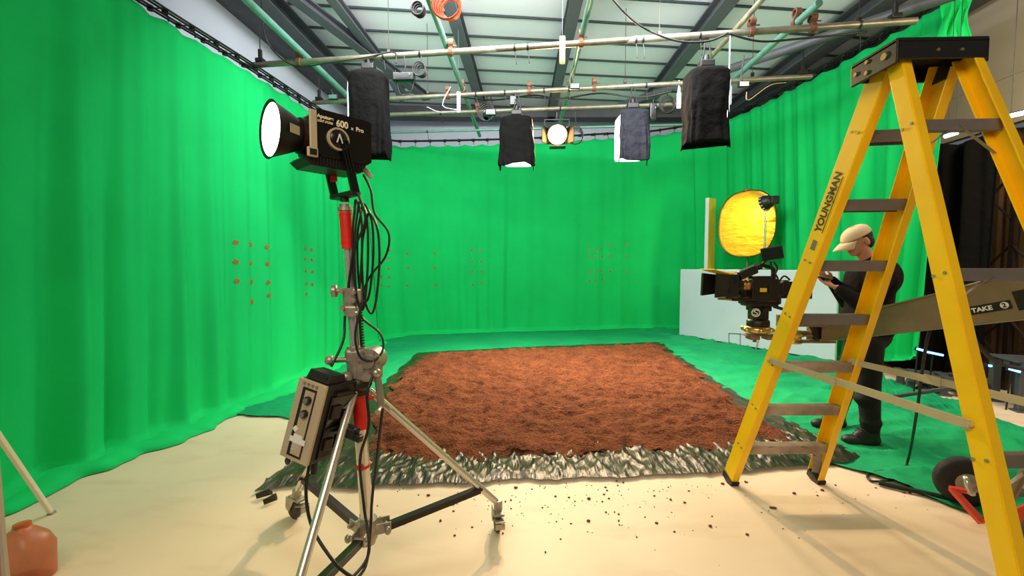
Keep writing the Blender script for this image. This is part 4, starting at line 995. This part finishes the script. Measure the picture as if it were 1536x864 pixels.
b = MB(); b.tube(spline([W(1153, 387, Yc), W(1146, 394, Yc), W(1140, 399, Yc)], 5), .008, 7); b.build('monitor_arm', M['black'], t)
for (pts) in (((1156, 392), (1158, 410), (1156, 420)), ((1160, 392), (1166, 402), (1162, 412)), ((1157, 405), (1166, 416), (1168, 428)), ((1168, 424), (1176, 414), (1185, 420)), ((1108, 420), (1115, 426), (1112, 438))):
    b = MB(); b.tube(spline([W(x, y, Yc-.05) for x, y in pts], 6), .006, 6); b.build('lead', M['black'], t)
b = MB(); pb(b, 1168, 422, 1184, 447, .1); pb(b, 1184, 424, 1198, 442, .09); pb(b, 1172, 420, 1180, 424, .06); b.build('battery', M['black'], t)
b = MB(); pb(b, 1199, 425, 1213, 448, .08); b.build('rear_unit', M['black'], t)
b = MB(); b.tube(spline([W(1213, 440, Yc), W(1207, 452, Yc), W(1202, 462, Yc)], 4), .008, 6); b.cyl(W(1202, 463, Yc), W(1198, 455, Yc), .006); b.cyl(W(1215, 437, Yc), W(1211, 443, Yc), .01); b.build('antenna', M['black'], t)

t = thing('fluid_head', 'black fluid head with round white emblem carrying the camera', 'tripod head', W(1135, 500, Yc))
b = MB(); pb(b, 1117, 454, 1160, 459, .13); pb(b, 1124, 459, 1152, 466, .1); pb(b, 1126, 464, 1148, 480, .1, bev=.012); b.build('head_body', M['black'], t)
b = MB(); c = W(1137, 484, Yc); b.lathe([(.065, -.03), (.072, -.02), (.072, .015), (.06, .025)], Matrix.Translation(c), 26); b.lathe([(.04, -.05), (.055, -.04), (.055, -.03)], Matrix.Translation(c), 22); b.build('pan_base', M['black'], t)
b = MB(); c = W(1133.5, 469, Yc-.055); b.ring(c, c+V((0, -.006, 0)), .029, .024, 24); b.build('emblem_ring', M['white'], t)
b = MB(); c = c+V((0, -.004, 0)); b.tube(spline([c+V((x, 0, z)) for x, z in ((.016, .012), (.002, .019), (-.014, .009), (-.003, .002), (.012, -.006), (0, -.018), (-.016, -.011))], 4), .0035, 6); b.build('emblem', M['white'], t)
b = MB(); c = W(1145, 465, Yc-.05); b.cyl(c, c+V((0, -.03, 0)), .016, n=14); b.build('drag_knob', M['dark'], t)
b = MB(); c = W(1136, 492, Yc); b.lathe([(.075, -.03), (.09, -.02), (.09, .0), (.08, .012), (.06, .016)], Matrix.Translation(c), 28)
for k in range(6):
    a = k*math.pi/3+.3; b.ball(c+V((.088*math.cos(a), .088*math.sin(a), -.008)), (.02, .02, .018))
b.build('bowl_plate', M['brass'], t)
b = MB(); b.bar(W(1160, 459, Yc), W(1196, 471, Yc-.05), .02, .02); b.cyl(W(1160, 460, Yc), W(1215, 476, Yc-.1), .009); b.build('pan_bar', M['black'], t)

t = thing('camera_crane', 'beige camera crane arm crossing behind the ladder, carrying the camera head', 'camera crane', W(1300, 490, 2.7))
def arm(p0, p1, h0, h1, w_, m, nm, par=t):
    p0 = V(p0); p1 = V(p1); d = (p1-p0); d2 = V((d.x, d.y, 0)).normalized(); s = V((-d2.y, d2.x, 0))*w_/2
    vs = []
    for p, h in ((p0, h0), (p1, h1)):
        for q in (-1, 1):
            for z in (-.5, .5): vs.append(p+s*q+V((0, 0, h*z)))
    b = MB(); b.add(vs, [(0, 1, 3, 2), (4, 6, 7, 5), (0, 4, 5, 1), (2, 3, 7, 6), (0, 2, 6, 4), (1, 5, 7, 3)])
    # flanges along the top and bottom edges
    for z in (-.5, .5): b.bar(p0+V((0, 0, h0*z)), p1+V((0, 0, h1*z)), w_+.012, .008)
    return b.build(nm, M[m], par)
A0 = W(1240, 497, 2.95); A1 = W(1560, 440, 2.02)
main = arm(A0, A1, .13, .22, .09, 'beige', 'boom')
arm(W(1165, 481, 3.02), W(1300, 480, 2.85), .07, .075, .05, 'beige', 'front_boom')
b = MB(); pb(b, 1115, 501, 1240, 504, .08); pb(b, 1190, 510, 1250, 514, .07); pb(b, 1122, 503, 1136, 509, .08); pb(b, 1146, 503, 1156, 509, .08); b.cyl(W(1132, 508, Yc), W(1132, 513, Yc), .012); pb(b, 1213, 484, 1226, 512, .05); b.build('head_plate', M['beige'], t)
b = MB(); c = W(1190, 505, Yc); b.lathe([(.05, -.045), (.06, -.035), (.048, -.03), (.048, .0), (.06, .004), (.06, .04), (.05, .045)], Matrix.Translation(c), 28); b.cyl(W(1200, 499, Yc), W(1216, 499, Yc), .014); b.build('levelling_motor', M['brass'], t)
b = MB(); c = W(1225, 494, Yc-.03); b.box(c, (.05, .05, .14), bev=.012); b.cyl(W(1216, 488, Yc-.03), W(1236, 506, Yc-.03), .02); b.box(W(1232, 502, Yc-.03), (.1, .04, .05), bev=.01); b.build('knuckle', M['dark'], t)
b = MB(); p0 = W(1320, 462, 2.75); p1 = W(1560, 410, 2.1); b.cyl(p0, p1, .009, n=8)
for k in range(30):
    q = p0.lerp(p1, k/60); b.ball(q, (.014, .014, .011), None, 6)
b.build('tension_cable', M['dark'], t)
b = MB(); p0 = W(1428, 437, 2.5); p1 = W(1570, 400, 2.0); b.cyl(p0, p1, .016, n=10); b.build('upper_tube', M['beige'], t)
dA = (A1-A0).normalized(); sA = V((-dA.y, dA.x, 0)).normalized()
fc = -sA if (-sA).dot(C0-A0) > 0 else sA
def onarm(px, py):    # point on the camera-side face of the boom
    d = ray(px, py); n_ = fc; p_ = A0+fc*.0475; k = (p_-C0).dot(n_)/d.dot(n_); return C0+d*k
pl = onarm(1485, 461.5); xd = V((dA.x, dA.y, dA.z)); yd = fc.cross(xd).normalized()
if yd.z < 0: yd = -yd
Mp = Matrix((xd, yd, xd.cross(yd))).transposed().to_4x4(); Mp.translation = pl+fc*.001
b = MB(); b.box((0, 0, 0), (.155, .042, .003), Mp, .001); pz = b.build('name_plate', M['black'], main)
Mp2 = Mp.copy(); Mp2.translation = Mp @ V((-.070, -.0105, .002))
text_obj('TAKE', Mp2, .03, M['white'], main, 'lettering', .0004, sx=1.1, bold=.001)
b = MB(); q = Mp @ V((.054, 0, .0015)); b.cyl(q, q+fc*.0015, .0155, n=26); b.build('disc', M['white'], main)
Mp2.translation = Mp @ V((.0465, -.0095, .004)); text_obj('2', Mp2, .028, M['black'], main, 'lettering', .0004, bold=.001)
b = MB(); e = onarm(1532, 450); Mp3 = Mp.copy(); Mp3.translation = e; b.box((.05, 0, 0), (.14, .09, .004), Mp3); b.build('arm_cutout', M['dark'], main)
# crane dolly at the bottom right
t = thing('crane_dolly', 'grey wheeled crane dolly with black tyres and red brackets at the right edge', 'dolly', G(1500, 790))
def wheel(c, r, w_, ax, nm='tyre'):
    c = V(c); ax = V(ax).normalized(); b = MB(); Mx = align(c-ax*w_/2, c+ax)
    b.lathe([(r*.55, 0), (r*.62, -.004), (r*.9, 0), (r, w_*.2), (r, w_*.8), (r*.9, w_), (r*.62, w_+.004), (r*.55, w_)], Mx, 36); o = b.build(nm, M['tyre'], t)
    b = MB(); b.lathe([(0, w_*.1), (r*.2, w_*.1), (r*.3, w_*.3), (r*.56, w_*.2), (r*.56, w_*.8), (r*.3, w_*.7), (0, w_*.9)], Mx, 24); b.cyl(c-ax*w_*.54, c+ax*w_*.54, r*.42, r*.42, n=24); b.ring(c-ax*w_*.6, c+ax*w_*.6, r*.36, r*.28, 24); b.cyl(c-ax*w_*.75, c+ax*w_*.75, r*.14, n=12); b.build('hub', M['castm'], o)
wc = W(1447, 717, 2.62); wheel((wc.x, wc.y, .15), .145, .07, V((-.35, -1, 0)))
wc2 = W(1563, 815, 2.05); wheel((wc2.x, wc2.y, .13), .13, .08, V((.25, -1, 0)))
b = MB(); b.bar(W(1490, 690, 2.6), W(1620, 688, 2.3), .06, .07, bev=.005); b.bar(W(1505, 735, 2.6), W(1620, 742, 2.4), .05, .05, bev=.004); b.build('frame_bar', M['treadd'], t)
b = MB(); b.cyl(W(1508, 765, 2.35), W(1540, 700, 2.3), .018, n=12); b.build('strut', M['galv'], t)
b = MB(); p = [W(1428, 733, 2.5), W(1452, 737, 2.5), W(1474, 785, 2.35), W(1446, 752, 2.42)]
b.bar(p[0], p[1], .04, .02); b.bar(p[0], p[2], .04, .02); b.bar(W(1508, 780, 2.3), W(1560, 760, 2.2), .06, .06, bev=.005); b.bar(W(1512, 765, 2.3), W(1516, 785, 2.3), .06, .03); b.build('red_bracket', M['redm'], t)
b = MB(); b.tube(spline([W(1448, 716, 2.5), W(1450, 722, 2.48), W(1455, 738, 2.46), W(1460, 741, 2.46)], 5), .014, 8); b.build('brake_lever', M['chrome'], t)

# ================================================================== PERSON
def sdf_body(name, prims, vox, m, parent, smooth=6):
    b = MB()
    for p in prims:
        if p[0] == 'c': b.cyl(p[1], p[2], p[3], p[4], n=16); b.ball(p[1], p[3], None, 14); b.ball(p[2], p[4], None, 14)
        elif p[0] == 'e': b.ball((0, 0, 0), p[2], Matrix.Translation(V(p[1])) @ (Matrix.Rotation(p[3], 4, 'Y') if len(p) > 3 else Matrix.Identity(4)), 20)
    me = bpy.data.meshes.new('tmp'); me.from_pydata(b.v, [], b.f); o = bpy.data.objects.new('tmp', me); col.objects.link(o)
    r = o.modifiers.new('r', 'REMESH'); r.mode = 'VOXEL'; r.voxel_size = vox; r.use_smooth_shade = True
    s = o.modifiers.new('s', 'SMOOTH'); s.iterations = smooth; s.factor = .5
    bpy.context.view_layer.update()
    nm = bpy.data.meshes.new_from_object(o.evaluated_get(bpy.context.evaluated_depsgraph_get())); bpy.data.objects.remove(o)
    bb = MB(); bb.v = [v.co.copy() for v in nm.vertices]; bb.f = [list(p.vertices) for p in nm.polygons]; bb.sm = [True]*len(bb.f); bb.mi = [0]*len(bb.f)
    return bb.build(name, m, parent) if parent else bb
YP = 3.62
def J(px, py, dy=0.0): return W(px, py, YP+dy)
s = YP/640     # metres per pixel at the person
pt = thing('person', 'person in black jacket and beige cap standing behind the ladder, looking down at a phone', 'person', (J(1300, 655).x, YP, 0))
pel = J(1299, 505); chest = J(1306, 425); neck = J(1303, 392); headc = J(1286, 362)
hipN, hipF = J(1302, 512, -.09), J(1290, 512, .09)
kneeN, kneeF = J(1303, 580, -.12), J(1268, 578, .16)
ankN, ankF = J(1306, 632, -.14), J(1256, 618, .22)
ankN.z = .10; ankF.z = .10
shN, shF = J(1321, 412, -.17), J(1300, 408, .17)
elN, elF = J(1301, 462, -.22), J(1272, 452, .2)
wrN, wrF = J(1256, 432, -.08), J(1244, 417, .09)
prims = [
 ('e', pel+V((0, 0, .04)), (.13, .165, .13)), ('c', pel, chest, .13, .135), ('e', chest+V((-.01, 0, .02)), (.13, .19, .16)), ('c', chest+V((0, -.12, .06)), shN, .08, .065), ('c', chest+V((0, .12, .06)), shF, .08, .065),
 ('c', chest, neck, .08, .058), ('c', neck, headc+V((.03, 0, -.05)), .056, .056),
 ('c', hipN, kneeN, .088, .06), ('c', kneeN, ankN, .058, .038), ('c', hipF, kneeF, .088, .06), ('c', kneeF, ankF, .058, .038),
 ('c', ankN, ankN+V((-.16, 0, -.06)), .04, .035), ('c', ankF, ankF+V((-.16, 0, -.06)), .04, .035),
 ('c', shN, elN, .055, .042), ('c', elN, wrN, .042, .026), ('c', shF, elF, .055, .042), ('c', elF, wrF, .042, .026)]
# head: skull, face, jaw, nose, lips, ear; looks down to the left
hd = math.radians(22)
def HP(x, y, z):   # x forward(-X), z up, tilted forward
    xx = -x; c, q = math.cos(-hd), math.sin(-hd)
    return headc+V((xx*c+z*q, y, -xx*q+z*c))
def he(x, y, z, r, rot=0): return ('e', HP(x, y, z), r, -hd+rot)
prims += [he(-.015, 0, .03, (.098, .076, .1)), he(.03, 0, -.02, (.068, .062, .09)), he(.045, 0, -.072, (.045, .046, .036)), he(.072, 0, -.085, (.018, .022, .016)),
 he(.096, 0, -.012, (.013, .011, .024), .35), he(.104, 0, -.027, (.012, .013, .010)), he(.088, 0, -.05, (.012, .02, .007)), he(.086, 0, -.062, (.012, .018, .007)), he(.078, 0, .022, (.02, .05, .014)),
 he(.06, -.036, -.025, (.024, .02, .024)), he(.06, .036, -.025, (.024, .02, .024)), he(-.016, -.082, -.012, (.02, .009, .032)), he(-.016, .082, -.012, (.02, .009, .032))]
# hands: palm and five bent fingers each, closing round the phone
def hand(wr, tip, up, thumb_side):
    d = (tip-wr).normalized(); sidv = d.cross(up).normalized(); out = []
    p0 = wr+d*.02; p1 = wr+d*.085
    for k in (-.026, -.009, .009, .026): out.append(('c', p0+sidv*k*.7, p1+sidv*k, .016, .013))
    for k, (off, L) in enumerate(((-.028, .062), (-.0095, .074), (.0095, .07), (.028, .054))):
        a = p1+sidv*off; b1 = a+d*L*.45+up*.004; b2 = b1+d*L*.28+up*.018; b3 = b2+d*L*.05+up*.02
        out += [('c', a, b1, .0098, .009), ('c', b1, b2, .009, .0082), ('c', b2, b3, .0082, .0072)]
    th = wr+d*.035+sidv*thumb_side*.03; t1 = th+d*.03+sidv*thumb_side*.016+up*.02; t2 = t1+d*.03+up*.012-sidv*thumb_side*.008
    out += [('c', th, t1, .0135, .011), ('c', t1, t2, .0108, .0085)]
    return out
phc = W(1228, 418, YP)
prims += hand(wrN, W(1236, 424, YP-.02), V((.1, 0, 1)).normalized(), 1)
prims += hand(wrF, W(1226, 410, YP+.02), V((.1, 0, 1)).normalized(), -1)
sdf_body('body', prims, .0065, M['skin'], pt, 3)
# trousers, jacket, boots, hair, cap
sdf_body('trousers', [('c', hipN+V((0, 0, .0)), kneeN, .11, .08), ('c', kneeN, ankN+V((.0, 0, .05)), .08, .066), ('c', hipF, kneeF, .11, .08), ('c', kneeF, ankF+V((0, 0, .05)), .08, .066), ('e', pel+V((0, 0, .03)), (.16, .19, .16)),
  ('e', kneeN+V((-.02, 0, -.1)), (.085, .08, .06)), ('e', ankN+V((0, 0, .1)), (.078, .075, .05)), ('e', ankF+V((0, 0, .1)), (.078, .075, .05))], .012, M['trous'], pt)
jk = [('e', pel+V((0, 0, .07)), (.175, .205, .12)), ('c', pel+V((.0, 0, .1)), chest, .16, .165), ('e', chest+V((.0, 0, .03)), (.165, .22, .17)), ('e', chest+V((.06, 0, .05)), (.13, .19, .17)), ('c', chest+V((0, -.1, .05)), shN, .11, .09), ('c', chest+V((0, .1, .05)), shF, .11, .09),
  ('c', shN, elN, .088, .072), ('c', elN, wrN.lerp(elN, .12), .072, .045), ('c', shF, elF, .088, .072), ('c', elF, wrF.lerp(elF, .12), .07, .045), ('c', chest+V((0, 0, .1)), neck+V((0, 0, .01)), .09, .07), ('e', elN+V((.02, 0, -.02)), (.085, .07, .07)), ('e', pel+V((-.03, 0, .17)), (.165, .18, .1))]
sdf_body('jacket', jk, .011, M['jacket'], pt, 5)
for a in (ankN, ankF):
    bt = sdf_body('boot', [('c', V((a.x+.01, a.y, .06)), V((a.x+.0, a.y, .22)), .055, .062), ('c', V((a.x+.03, a.y, .055)), V((a.x-.16, a.y, .045)), .05, .044), ('e', (a.x-.15, a.y, .05), (.075, .05, .045)), ('e', (a.x-.05, a.y, .09), (.08, .048, .05))], .008, M['boot'], pt)
    b = MB(); b.box((a.x-.07, a.y, .014), (.29, .1, .026), None, .01); b.build('sole', M['tyre'], bt)
    b = MB()
    for k in range(6): b.tube([(a.x-.11+.018*k, a.y-.035, .095+.018*k), (a.x-.115+.018*k, a.y, .112+.019*k), (a.x-.11+.018*k, a.y+.035, .095+.018*k)], .004, 5)
    b.build('laces', M['dark'], bt)
def mx_head(): 
    return Matrix.Translation(headc) @ Matrix.Rotation(-hd, 4, 'Y')
MH = mx_head()   # local -X forward
b = MB()
b.ball((.026, 0, .03), (.095, .078, .092), MH, 22); b.ball((.062, 0, -.02), (.052, .068, .07), MH, 18)
b.build('hair', M['hair'], pt)
b = MB(); vs = []
nA, nB = 32, 9
for j in range(nB+1):
    th = (math.pi/2)*j/nB
    for i in range(nA):
        a = 2*math.pi*i/nA; r = math.cos(th)**.72 if j < nB else 0
        vs.append(V((.004+.114*r*math.cos(a), .09*r*math.sin(a), (.042+.082*math.sin(th)+.014*math.cos(a)*r))))
b.add([MH @ v for v in vs], [(j*nA+i, j*nA+(i+1) % nA, (j+1)*nA+(i+1) % nA, (j+1)*nA+i) for j in range(nB) for i in range(nA)], None, True)
cp = b.build('cap', M['cap'], pt, solid=.004)
b = MB()
def brim(u, v):
    a = math.radians(-62+124*u); r0x, r0y = .112, .088
    x0 = r0x*math.cos(a); y0 = r0y*math.sin(a); ext = .095*math.cos(math.radians(-75+150*u))**.6
    return MH @ V((-(x0+ext*v)+.002, y0*(1-.06*v), (.030-.034*v*v-.03*(y0/.088)**2*v-.006)))
b.grid(brim, 24, 6); b.build('cap_brim', M['cap'], cp, solid=.005)
b = MB(); b.ball((.004, 0, .126), (.008, .008, .005), MH, 10); b.build('cap_button', M['cap'], cp)
b = MB(); b.ball(HP(.083, -.03, .008), .011, None, 12); b.ball(HP(.083, .03, .008), .011, None, 12); b.build('eyes', M['white'], pt)
b = MB(); b.tube(spline([HP(.078, -.05, .024), HP(.095, -.034, .03), HP(.098, -.015, .026)], 4), .004, 6); b.tube(spline([HP(.078, .05, .024), HP(.095, .034, .03), HP(.098, .015, .026)], 4), .004, 6); b.build('eyebrows', M['hair'], pt)
b = MB(); Mph = Matrix.Translation(W(1229, 416.5, YP)) @ Matrix.Rotation(math.radians(14), 4, 'Y')
b.box((0, 0, 0), (.15, .078, .009), Mph, .004)
ph = b.build('phone', M['blackg']); tag(ph, 'black phone held flat in both hands of the person', 'phone')
b = MB(); b.box((0, 0, .0052), (.138, .068, .001), Mph); b.build('screen', M['glassg'], ph)

# ================================================================== WHITE FLAT, BOARD, REFLECTOR, LAMP
A = G(1020, 505); B_ = G(1100, 519.5); d = (B_-A).normalized(); E = V((4.6, 6.45, 0)); d = (E-A).normalized()
zt = W(1020, 405, A.y).z
n_ = V((-d.y, d.x, 0)); 
if n_.y < 0: n_ = -n_
t = thing('white_flat', 'big white rectangular flat standing on its long edge behind the crane', 'flat', (A+E)/2)
b = MB(); mid = (A+E)/2; Mfl = frame(mid+V((0, 0, zt/2+.03)), d, V((0, 0, 1)))
b.box((0, 0, 0), ((E-A).length, zt-.03, .06), Mfl, .012); fb_ = b.build('panel', M['board'], t)
b = MB(); hx = G(1101, 519); 
for (x0, y0, x1, y1) in ((1093, 500, 1111, 501), (1093, 500, 1094, 517), (1110, 500, 1111, 521)):
    def onf(px, py):
        dd = ray(px, py); nn = n_; p_ = A-n_*.032; return C0+dd*((p_-C0).dot(nn)/dd.dot(nn))
    b.bar(onf(x0, y0), onf(x1, y1), .008, .012) if y1-y0 < 3 else b.bar(onf((x0+x1)/2, y0), onf((x0+x1)/2, y1), .012, .008, up=d)
b.build('hatch_outline', M['steel'], t)
b = MB(); b.bar(A+V((0, -.035, .03)), E+V((0, -.035, .03)), .02, .03); b.build('bottom_edge', M['dark'], t)
# thin board standing edge-on behind it
t = thing('foam_board', 'tall narrow white board with yellow lit face standing behind the white flat', 'board', (3.7, 8.7, 0))
y_ = 8.75
c1 = W(1057, 300, y_); c2 = W(1063, 405, y_); b = MB()
x0 = c1.x; zt2 = c1.z
b.prism([(0, -1.5+1.45), (0, zt2), (.045, zt2), (.045, -.05+0)], .0, None) if False else None
Mb_ = frame((x0+.12, y_+.0, zt2/2+.03), V((.8, .6, 0)), V((0, 0, 1)))
b.box((0, 0, 0), (.26, zt2, .07), Mb_, .004); b.build('core', M['board'], t)
b = MB(); b.box((0, 0, .037), (.25, zt2-.01, .004), Mb_, 0); b.build('yellow_face', M['boardy'], t)
# reflector
rc = W(1120, 336, 7.95); rx = .50; rz = .60
t = thing('gold_reflector', 'oval gold reflector disc on a thin stand glowing behind the white flat', 'reflector', (rc.x, rc.y, 0))
tn = V((.25, .95, 0)).normalized(); Mr = frame(rc, V((.64, -.77, 0)), V((.03, .03, 1)))
b = MB()
def disc(u, v):
    a = 2*math.pi*u; r = v; p = 2.5
    x = math.copysign(abs(math.cos(a))**(2/p), math.cos(a))*rx*r; z = math.copysign(abs(math.sin(a))**(2/p), math.sin(a))*rz*r
    return Mr @ V((x, z, .012*noise.noise(V((x*5, z*8, 3)))+.03*r*r))
b.grid(disc, 64, 16); b.build('foil', M['gold'], t, solid=.003)
b = MB(); b.tube([disc(i/64, 1.0) for i in range(64)], .008, 6, closed=True); b.build('rim', M['dark'], t)
b = MB(); q = rc+V((.05, .05, 0)); b.cyl((q.x, q.y, .0), (q.x, q.y, rc.z+rz+.06), .013, n=10); b.box((q.x-.05, q.y-.03, rc.z+rz+.02), (.1, .05, .05), bev=.01)
for k in range(3):
    a = k*2.094+.5; b.cyl((q.x, q.y, .45), (q.x+.14*math.cos(a), q.y+.14*math.sin(a), .01), .009, n=8)
b.build('stand', M['galv'], t)
# redhead lamp in front of it
lc = W(1149, 304, 7.42)
t = thing('work_lamp', 'small round lit lamp on a thin pole shining into the gold reflector', 'lamp', (lc.x, lc.y, 0))
ax = (rc-lc+V((-.05, 0, -.05))).normalized()
ax = V((-.45, .75, -.25)).normalized()
b = MB(); b.lathe([(.0, -.12), (.06, -.12), (.1, -.08), (.125, 0), (.13, .05), (.12, .05), (.11, 0), (.08, -.06), (0, -.07)], align(lc, lc+ax), 26); b.box(lc-ax*.1+V((.03, 0, 0)), (.14, .12, .14), bev=.02); b.build('housing', M['black'], t)
b = MB(); 
for k in range(14):
    a = 2*math.pi*k/14; Mz = align(lc, lc+ax); b.box((.135*math.cos(a), .135*math.sin(a), .03), (.02, .02, .05), Mz, .003)
b.build('cooling_fins', M['silver'], t)
b = MB(); b.ball(lc+ax*.03, .03); b.build('bulb', M['ledw'], t)
b = MB(); b.cyl((lc.x, lc.y, 0), (lc.x, lc.y, lc.z-.1), .014, n=10); b.cyl((lc.x, lc.y, 0), (lc.x, lc.y, lc.z-.3), .019, n=10)
for k in range(3):
    a = k*2.094+.9; b.cyl((lc.x, lc.y, .45), (lc.x+.1*math.cos(a), lc.y+.1*math.sin(a), .01), .009, n=8)
b.build('stand', M['chrome'], t)
light('work_lamp_beam', 'SPOT', lc+ax*.10, 110, (1, .78, .42), .06, target=rc, spot=2.4, blend=.9)

# ================================================================== RIGHT SIDE CLUTTER
def pallet(c, s, lab, rot=0):
    t = thing('steel_pallet', lab, 'pallet', c); Mx = Matrix.Translation(c) @ Matrix.Rotation(rot, 4, 'Z')
    b = MB()
    for k in range(3): b.box((0, -s[1]/2+s[1]*k/2, s[2]-.03), (s[0], .08, .05), Mx, .004)
    for k in range(6): b.box((-s[0]/2+s[0]*k/5, 0, s[2]), (.07, s[1], .02), Mx, .003)
    b.build('deck', M['steel'], t)
    for i in (-1, 0, 1):
        for j in (-1, 1):
            b = MB(); b.box((i*s[0]*.45, j*s[1]*.44, s[2]/2-.02), (.07, .07, s[2]-.05), Mx, .004); b.box((i*s[0]*.45, j*s[1]*.44, .008), (.12, .12, .016), Mx, .002); b.build('foot', M['steel'], t)
pallet(V((4.80, 5.1, 0)), (.62, .46, .18), 'low dark steel platform frame standing at the foot of the right curtain', -.5)
pallet(V((5.18, 4.5, 0)), (.42, .42, .5), 'taller dark steel stand in front of the shutter door', -.3)
b = MB(); b.tube(spline([G(1355, 577, .02), G(1370, 584, .02), G(1385, 577, .02), G(1395, 584, .03), G(1372, 589, .02), G(1358, 582, .02)], 6, True), .015, 6, closed=True); tag(b.build('floor_cable', M['black']), 'black cable heap on the white floor by the steel platform', 'cable')
for i, (x0, y0, x1, y1, Y, lab) in enumerate(((1375, 523, 1386, 526, 4.9, 'shortest blue LED strip glowing in the dark right of the curtain tip'), (1391, 528, 1415, 533, 4.9, 'longer blue LED strip glowing just left of the rear ladder rail'), (1456, 541, 1469, 543, 4.7, 'blue LED strip glowing just right of the rear ladder rail'), (1481, 548, 1487, 549, 4.6, 'tiny blue LED spot glowing low in the dark at the right'), (1513, 553, 1531, 558, 4.4, 'blue LED strip glowing nearest the right edge'))):
    b = MB(); a = W(x0, y0, Y); c = W(x1, y1, Y-.05); b.bar(a, c, .02, .022, bev=.003); t = thing('led_strip', lab, 'light strip', a); b.build('lit_front', M['blueled'], t)
    b = MB(); b.bar(a+V((0, .025, 0)), c+V((0, .025, 0)), .02, .04, bev=.003); b.cyl((a+c)/2+V((0, .03, -.0)), V(((a.x+c.x)/2, a.y+.03, 0)), .008, n=6); b.build('holder', M['black'], t)
def ledtube(p, q, lab):
    t = thing('tube_light', lab, 'tube light', p); b = MB(); b.cyl(p, q, .02, n=12); b.build('lit_tube', M['tube'], t); b = MB(); b.bar(p+V((.03, .02, .02)), q+V((.03, .02, .02)), .03, .03)
    for k in (.2, .8):
        m_ = p.lerp(q, k)+V((.03, .02, .03)); b.cyl(m_, V((m_.x, m_.y, CZ)), .003, n=5)
    b.build('fitting', M['black'], t)
ledtube(W(1505, 176, 4.2), W(1560, 164, 3.9), 'bright white tube light above the shutter at the right edge')
ledtube(W(1417, 205, 4.6), W(1436, 199, 4.5), 'short white tube light just right of the curtain edge')
# dark cable running under the crane, floor cables
b = MB(); b.tube(spline([W(1407, 470, 2.5), W(1392, 505, 2.5), W(1383, 560, 2.6), W(1375, 620, 2.7), G(1362, 690, .05), G(1345, 716, .02), G(1310, 722, .012), G(1302, 712, .012), G(1325, 706, .03), G(1352, 712, .03)], 8), .008, 7)
tag(b.build('floor_cable', M['black']), 'black cable dropping from the crane and looping at the edge of the green cloth', 'cable')
b = MB(); b.tube(spline([W(1447, 485, 2.4), W(1470, 520, 2.4), W(1500, 545, 2.35), W(1560, 558, 2.2)], 8), .011, 7); tag(b.build('crane_cable', M['rubber']), 'grey cable sagging below the crane arm at the right edge', 'cable')
b = MB(); b.bar(W(1340, 595, 4.3), W(1440, 580, 4.3), .03, .03); b.bar(W(1440, 580, 4.3), W(1445, 520, 4.3), .03, .03); b.bar(W(1342, 592, 4.3), W(1336, 606, 4.3), .03, .03); tag(b.build('steel_bar', M['steel']), 'thin dark steel bar frame lying between the platform and the ladder', 'frame')

# ================================================================== LEFT EDGE
t = thing('white_pole', 'thin white pole leaning in from the left edge in front of the curtain', 'pole', G(78, 768))
p1 = G(76, 768, .015); p0 = W(-40, 598, 1.95)
b = MB(); b.bar(p0, p1, .022, .022, bev=.003); b.build('shaft', M['boardy'] if False else M['offw'], t)
b = MB(); b.bar(p1, p1+(p1-p0).normalized()*.03, .03, .03, bev=.004); b.build('end_cap', M['castm'], t)
# orange translucent water jug
gj = G(38, 872); 
t = thing('plastic_container', 'orange brown translucent plastic container on the floor in the bottom left corner', 'container', gj)
b = MB(); rings = []
for z, sx, sy in ((0, .088, .078), (.012, .1, .088), (.16, .105, .09), (.21, .085, .07), (.245, .045, .04), (.25, .03, .03), (.265, .028, .028)):
    rings.append([gj+V((math.copysign(abs(math.cos(a))**.7, math.cos(a))*sx-.25*max(0, z-.13)*0, math.copysign(abs(math.sin(a))**.7, math.sin(a))*sy, z)) for a in [2*math.pi*i/28 for i in range(28)]])
b.loft(rings); b.build('body', M['jug'], t)
b = MB(); b.cyl(gj+V((0, 0, .26)), gj+V((0, 0, .275)), .03, n=20); b.build('screw_cap', M['jug'], t)
b = MB(); b.box(gj+V((.03, -.088, .06)), (.04, .003, .035), None, .001); b.build('label', M['white'], t)
# grey board edge at far left
b = MB(); a = W(0, 690, 1.35); b.prism([(0, 0), (.03, 0), (.012, a.z*.6), (.004, a.z), (0, a.z+.03)], .012, Matrix.Translation((a.x-.012, 1.35, 0)) @ Matrix.Rotation(math.pi/2, 4, 'X'))
tag(b.build('grey_panel', M['wallgrey']), 'edge of a grey panel standing at the far left of the picture', 'panel')

# ------------------------------------------------------------------ groups of like things
GROUPS = {'skirted_softbox': 'skirted softboxes hanging from the pipe grid', 'grid_pipe': 'pipes of the overhead grid', 'curtain_track': 'curtain tracks round the green screen', 'green_screen_curtain': 'green screen curtains',
 'cable_loop': 'cable loops coiled beside the light stand', 'power_cable': 'cables running down the light stand', 'cable_coil': 'cable coils hanging in the grid', 'cable_swag': 'cables strung along the grid', 'pipe_bracket': 'brackets at the pipe ends',
 'ballast_unit': 'ballast boxes hanging in the grid', 'led_strip': 'blue led strips in the dark corner', 'steel_pallet': 'steel platforms at the right wall', 'mounting_plate': 'white mounting plates in the grid', 'grid_floodlight': 'small floodlights in the grid',
 'suspension_wire': 'suspension wires of the grid', 'tube_light': 'white tube lights at the right', 'hanging_batten': 'battens hanging in the grid'}
for o in bpy.data.objects:
    k = o.name.split('.')[0]
    if k in GROUPS and 'label' in o.keys() and o.parent is None: o['group'] = GROUPS[k]
